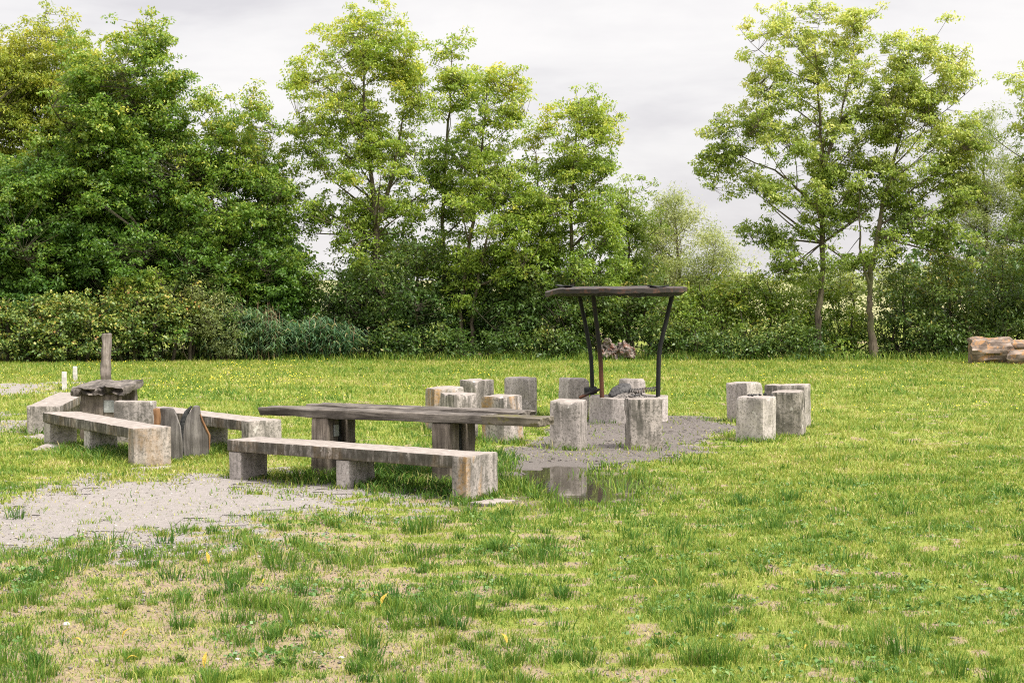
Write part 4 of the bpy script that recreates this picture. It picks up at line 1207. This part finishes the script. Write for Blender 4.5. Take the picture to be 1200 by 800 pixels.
# distinct tufts
def tufts(d0, d1, dens, nb, h, rad, wid, s2, tb=.30):
    C = sample(d0, d1, dens)
    cover, gravel, wet, worn, pud, path, pit = masks(C)
    pr = np.clip(.10 + .75 * worn + .25 * (cover > .5), 0, 1) * (1 - .93 * gravel)
    k = (gr.uniform(size=len(C)) < pr * (.4 + .6 * (N4(C, .8) > -.2))) & ~hits(C) & (pud > .02)
    C = C[k]; worn = worn[k]
    n = gr.poisson(nb, len(C)).clip(5); idx = np.repeat(np.arange(len(C)), n); m = len(idx)
    s = gr.lognormal(0, .38, len(C)).clip(.5, 2.0)[idx]
    off = gr.normal(0, 1, (m, 2)) * rad * s[:, None]
    P = C[idx] + off
    lean = np.column_stack([off / (rad * s[:, None] * 1.6), np.zeros(m)])
    tt = (gr.normal(tb, .13, len(C)))[idx] + gr.normal(0, .10, m)
    tt = np.where(gr.uniform(size=m) < .05, .9, tt)
    add_blades(P, h * s * gr.uniform(.5, 1.2, m), wid * gr.uniform(.7, 1.3, m), np.clip(tt, 0, 1), lean, s2)
tufts(7.6, 11, 15, 75, .092, .030, .0055, True, .22)
tufts(7.6, 12.5, 46, 28, .054, .024, .0055, True, .34)
tufts(11, 16, 18, 46, .09, .036, .0075, True, .25)
tufts(12, 18, 24, 22, .06, .038, .009, True, .38)
tufts(16, 24, 5, 28, .10, .06, .013, True, .42)
# clumps standing in and around the puddle
for (px, py, sz) in ((603, 566, 1.0), (613, 571, 1.2), (624, 577, 1.2), (634, 581, 1.1), (612, 562, .8), (598, 575, 1.2), (690, 556, .9), (700, 552, 1.0), (711, 560, 1.1), (724, 570, 1.2),
                     (672, 594, .9), (650, 595, 1.0), (702, 595, .8), (735, 580, 1.2), (742, 560, 1.1), (716, 548, .9), (702, 566, .7), (757, 570, 1.1), (585, 562, 1.2), (591, 553, 1.0)):
    c = G(px, py)[:2]; n = int(70 * sz)
    off = gr.normal(0, .085 * sz, (n, 2)); off[:, 1] *= 1.6
    add_blades(c + off, .115 * sz * gr.uniform(.4, 1.2, n), .011 * gr.uniform(.7, 1.3, n), np.clip(gr.normal(.38, .16, n), 0, 1), np.column_stack([off / .12, np.zeros(n)]), True)
# untrimmed fringe, dark tinted as contact shade, round everything that stands in the turf
bpy.context.view_layer.update()
FP = []
for ob in bpy.data.objects:
    if ob.type == 'MESH' and ob.name.split('.')[0] in ('leg', 'end_panel', 'concrete_stool', 'concrete_block', 'trunk_half', 'fire_ring', 'wooden_post', 'white_stake'):
        bb = np.array([c[:] for c in ob.bound_box]); lo3, hi3 = bb.min(0), bb.max(0)
        if (ob.matrix_world @ Vector(lo3)).z > .1: continue
        cs = [(lo3[0], lo3[1]), (hi3[0], lo3[1]), (hi3[0], hi3[1]), (lo3[0], hi3[1])]
        dens_f = 330 if ob.name.split('.')[0] not in ('fire_ring',) else 90
        for k in range(4):
            a_, b_ = np.array(cs[k]), np.array(cs[(k + 1) % 4]); e_ = b_ - a_; ln_ = np.linalg.norm(e_); n_ = np.array([e_[1], -e_[0]]) / ln_
            m_ = int(dens_f * ln_); t_ = gr.uniform(-.05, 1.05, m_)[:, None]
            q_ = a_ + t_ * e_ + n_ * (.008 + np.abs(gr.normal(0, .035, (m_, 1))))
            mw = np.array(ob.matrix_world); FP.append(q_ @ mw[:2, :2].T + mw[:2, 3])
P = np.concatenate(FP)
gm = masks(P)[1]
k = (N2(P, 1.3) + .6 * N4(P, 2.5) > -.3 + 1.3 * gm); P = P[k]; m = len(P)
add_blades(P, gr.uniform(.035, .125, m) * (.75 + .3 * N1(P, .7).clip(-1, 1)), gr.uniform(.006, .012, m), np.clip(gr.normal(.34, .17, m), 0, 1), gr.uniform(.2, .9, m), True)
# unmown grass along the foot of the hedge
P = np.column_stack([gr.uniform(-15.5, 15.5, 16000), 47.5 - np.abs(gr.normal(0, .42, 16000))])
k = gr.uniform(size=len(P)) < .25 + .75 * sstep(N1(P, .5) + .6 * N2(P, .8), -.8, 1.0); P = P[k]; m = len(P)
add_blades(P, gr.uniform(.10, .42, m) * sstep(P[:, 1], 45.9, 47.6), np.full(m, .022), np.clip(gr.normal(.42, .2, m), 0, 1), gr.uniform(.2, .8, m), True)
# dry straw and moss lying on the bare soil
for (d0, d1, dens, wid) in ((7.6, 11, 2600, .005), (11, 16, 1500, .007), (16, 24, 500, .012)):
    P = sample(d0, d1, dens); cover, gravel, wet, worn, pud, path, pit = masks(P)
    k = (gr.uniform(size=len(P)) < .04 + .34 * (1 - cover)) & (gr.uniform(size=len(P)) > gravel * .85) & ~hits(P) & (pud > .1)
    P = P[k]; m = len(P)
    tt = np.where(gr.uniform(size=m) < .5, gr.uniform(.74, .97, m), gr.uniform(.40, .7, m))
    add_blades(P, gr.uniform(.018, .05, m), np.full(m, wid), tt, gr.uniform(.9, 2.2, m), True)
V = np.concatenate(GV)
me = npmesh('grass', V, [np.concatenate(GQ), np.concatenate(GT_)], {'tint': ('FACE', np.concatenate(GTQ + GTT))})
tag(link('grass', me, M['grass']), 'short patchy green and straw coloured turf', 'grass', kind='stuff')
print('grass verts', len(V))

# clover and broad leaved weeds in the near turf
C = sample(7.6, 17, 10)
cover, gravel, wet, worn, pud, path, pit = masks(C)
k = (N1(C, .3) + .7 * N4(C, .9) > .15) & (gravel < .3) & (pud > .2) & ~hits(C)
C = C[k]
off = gr.normal(0, .085, (len(C) * 7, 2)); C2 = np.repeat(C, 7, 0) + off
tips_ = np.column_stack([C2, gz(C2) + gr.uniform(.012, .035, len(C2))])
me = leaf_mesh('clover', tips_, 4, .035, .030, .022, 0.0, 77, np.clip(gr.normal(.45, .18, len(C2)), 0, 1), .2, .25)
tag(link('clover', me, M['clover']), 'patches of clover and small broad leaved weeds in the near turf', 'clover', kind='stuff')

# yellow flowers in the far lawn
P = sample(26, 47, 10)
k = (gr.uniform(size=len(P)) < sstep(N1(P, .12) + .8 * N2(P, .35), -.2, 1.8) * masks(P)[0]) & ~hits(P)
k &= (gr.uniform(size=len(P)) < np.where(P[:, 0] < 0, .95, .35))
P = P[k]; m = len(P)
c = np.column_stack([P, gz(P) + gr.uniform(.05, .10, m)])
r0 = gr.uniform(.005, .012, m)[:, None]
V = []
for a in range(6):
    t_ = np.array([math.cos(a * math.pi / 3), math.sin(a * math.pi / 3), 0])
    V.append(c + r0 * t_ + np.array([0, -.3, 0]) * 0 + r0 * .7 * np.array([0, 0, 1]) * t_[1])
V = np.stack(V, 1).reshape(-1, 3); i = np.arange(m)[:, None] * 6
me = npmesh('meadow_flowers', V, [i + np.arange(6)[None]], {'tint': ('FACE', gr.uniform(0, 1, m))})
tag(link('meadow_flowers', me, M['flower']), 'tiny yellow flowers dotted over the far lawn', 'flowers', kind='stuff')

# loose gravel and crumbs of soil
P = np.concatenate([sample(10, 30, 420), sample(7.6, 13, 900)])
cover, gravel, wet, worn, pud, path, pit = masks(P)
k = (gr.uniform(size=len(P)) < np.maximum(gravel, .5 * (1 - cover))) & ~hits(P) & (pud > .0)
P = P[k]; m = len(P); pit = pit[k]
s = (gr.lognormal(-5.0, .5, m)).clip(.003, .024) * (1 + .35 * pit) * np.where(gravel[k] < .4, .72, 1.0)
oct_ = np.array([(1, 0, 0), (0, 1, 0), (-1, 0, 0), (0, -1, 0), (0, 0, .6), (0, 0, -.6)])
V = oct_[None] * s[:, None, None] * gr.uniform(.6, 1.25, (m, 6, 1))
a = gr.uniform(0, 6.283, m); ca, sa = np.cos(a)[:, None], np.sin(a)[:, None]
V = np.stack([V[..., 0] * ca - V[..., 1] * sa, V[..., 0] * sa + V[..., 1] * ca, V[..., 2]], -1) + np.column_stack([P, gz(P) + .003 + .12 * s])[:, None]
T = np.array([(0, 1, 4), (1, 2, 4), (2, 3, 4), (3, 0, 4), (1, 0, 5), (2, 1, 5), (3, 2, 5), (0, 3, 5)])
i = (np.arange(m)[:, None, None] * 6 + T[None]).reshape(-1, 3)
tint = np.clip(gr.normal(.56, .17, m) - .42 * pit - .22 * (gravel[k] < .4), 0, 1)
me = npmesh('loose_gravel', V.reshape(-1, 3), [i], {'tint': ('FACE', np.repeat(tint, 8))})
tag(link('loose_gravel', me, M['stones']), 'loose gravel on the path and bare ground', 'gravel', kind='stuff')

# fallen yellow leaves, one object each
def leaf_bm(l, w, curl, seed):
    bm = bmesh.new(); r = np.random.default_rng(seed); rows = []
    for k in range(9):
        t_ = k / 8; ww = w * math.sin(math.pi * min(.97, max(.03, t_)) ** .85) * .5
        z_ = curl * math.sin(math.pi * t_) + .006
        rows.append([bm.verts.new((l * (t_ - .5), s_ * ww, z_ + abs(s_) * ww * .45)) for s_ in (-1, 0, 1)])
    for a_, b_ in zip(rows, rows[1:]):
        for k in range(2): bm.faces.new([a_[k], a_[k + 1], b_[k + 1], b_[k]])
    bmesh.ops.solidify(bm, geom=bm.faces[:], thickness=.0012)
    return bm
for k, (px, py, l, rz, tilt) in enumerate(((243, 667, .11, 2.0, .9), (150, 751, .10, .6, .8), (241, 782, .10, 1.5, 1.0), (451, 713, .12, 1.0, .8), (155, 777, .08, .2, .2), (90, 757, .09, 2.8, .2),
                                (440, 706, .07, .1, .1), (590, 756, .09, 2.2, .7), (765, 687, .07, 2.6, .4), (945, 764, .05, 1.0, .3), (917, 786, .06, .4, .5), (62, 678, .07, .3, .2), (310, 690, .06, 1.2, .4))):
    p = G(px, py)
    o = bm_obj('fallen_leaf', leaf_bm(l * .85, l * .22, .016, k), M['leaf_y'], None, (p[0], p[1], gpt(p[0], p[1]) + .02 + l * .35 * math.sin(tilt)))
    o.rotation_euler = (0, -tilt, rz)
    tag(o, 'yellow fallen leaf lying in the short foreground grass', 'leaf', 'fallen yellow leaves')
for k, (px, py, s) in enumerate(((843, 746, .03), (926, 794, .04), (927, 744, .025), (279, 771, .032), (400, 770, .034), (78, 733, .05))):
    p = G(px, py)
    bm = bmesh.new(); bmesh.ops.create_icosphere(bm, subdivisions=2, radius=s / 2, matrix=Matrix.Diagonal((1.2, .9, .6, 1))); jitter(bm, s * .12, 30, k)
    o = bm_obj('white_stone', bm, M['pebble'], None, (p[0], p[1], gpt(p[0], p[1]) + s * .08), k)
    tag(o, 'small pale stone lying in the foreground grass', 'stone', 'pale stones in the grass')

# ------------------------------------------------------------------ light, sky, camera
SUN_EL, SUN_AZ = 54.0, 124.0      # azimuth clockwise from +Y (north): light comes from the right, a little behind the viewer
w = bpy.data.worlds.new('World'); sc.world = w; w.use_nodes = True
nt = w.node_tree; nt.nodes.clear(); b = NB(nt)
sky = b.n('ShaderNodeTexSky', sky_type='NISHITA'); sky.sun_disc = False
sky.sun_elevation = math.radians(SUN_EL); sky.sun_rotation = math.radians(SUN_AZ)
tc = b.n('ShaderNodeTexCoord').outputs['Generated']
sep = b.n('ShaderNodeSeparateXYZ'); b.set(sep.inputs[0], tc)
n1 = b.noise(b.map(tc, (2.2, 2.2, 7.5), (3.3, 1.2, .4)), 1.6, 6, .55, .4)
n2 = b.noise(b.map(tc, (3, 3, 12), (1.7, 4.0, 2.2)), 2.2, 5, .6, .3)
cl = b.ramp(b.math('ADD', b.math('MULTIPLY', n1, .65), b.math('MULTIPLY', n2, .35)), [(.35, (5.1, 4.92, 5.06)), (.46, (6.1, 5.92, 5.92)), (.58, (6.7, 6.5, 6.4))])
zen = b.ramp(sep.outputs[2], [(.20, 1.0), (.75, 2.5), (1.0, 2.9)])
zm = b.n('ShaderNodeVectorMath', operation='MULTIPLY'); b.set(zm.inputs[0], cl); b.set(zm.inputs[1], zen)
# colour ramps clamp below 1 only in position, the zenith factor is carried by the map below
zf = b.n('ShaderNodeMapRange'); b.set(zf.inputs[0], sep.outputs[2]); zf.inputs[1].default_value = .18; zf.inputs[2].default_value = .95; zf.inputs[3].default_value = 1.0; zf.inputs[4].default_value = 3.1
vm = b.n('ShaderNodeVectorMath', operation='SCALE'); b.set(vm.inputs[0], cl); b.set(vm.inputs['Scale'], zf.outputs[0])
nt.nodes.remove(zm.node if hasattr(zm, 'node') else zm)
mixd = b.mix(.93, sky.outputs[0], vm.outputs[0])
bg = b.n('ShaderNodeBackground'); b.set(bg.inputs[0], mixd); bg.inputs[1].default_value = .105
o = b.n('ShaderNodeOutputWorld'); nt.links.new(bg.outputs[0], o.inputs[0])

ld = bpy.data.lights.new('sun', 'SUN'); ld.energy = 4.6; ld.angle = math.radians(12); ld.color = (1.0, .95, .86)
lo_ = bpy.data.objects.new('sun', ld); COL.objects.link(lo_)
el, az = math.radians(SUN_EL), math.radians(SUN_AZ)
ds = Vector((math.sin(az) * math.cos(el), math.cos(az) * math.cos(el), math.sin(el)))
lo_.rotation_euler = (-ds).to_track_quat('-Z', 'Y').to_euler(); lo_.location = ds * 60

cd = bpy.data.cameras.new('camera'); cam = bpy.data.objects.new('camera', cd); COL.objects.link(cam)
cd.sensor_width = 36; cd.sensor_fit = 'HORIZONTAL'; cd.lens = F / 1200 * 36; cd.clip_end = 3000; cd.clip_start = .1
cam.location = (0, 0, CAMH); cam.rotation_euler = (math.radians(90) - PITCH, 0, 0)
sc.camera = cam

sc.view_settings.view_transform = 'Standard'; sc.view_settings.look = 'None'; sc.view_settings.gamma = 1.0
sc.view_settings.exposure = 0.55; sc.view_settings.use_curve_mapping = False
cy_ = sc.cycles
cy_.max_bounces = 6; cy_.diffuse_bounces = 3; cy_.glossy_bounces = 3; cy_.transmission_bounces = 4; cy_.transparent_max_bounces = 4
cy_.use_denoising = False; cy_.filter_width = 1.1
try: cy_.denoiser = 'OPENIMAGEDENOISE'
except Exception: pass
cy_.caustics_reflective = False; cy_.caustics_refractive = False
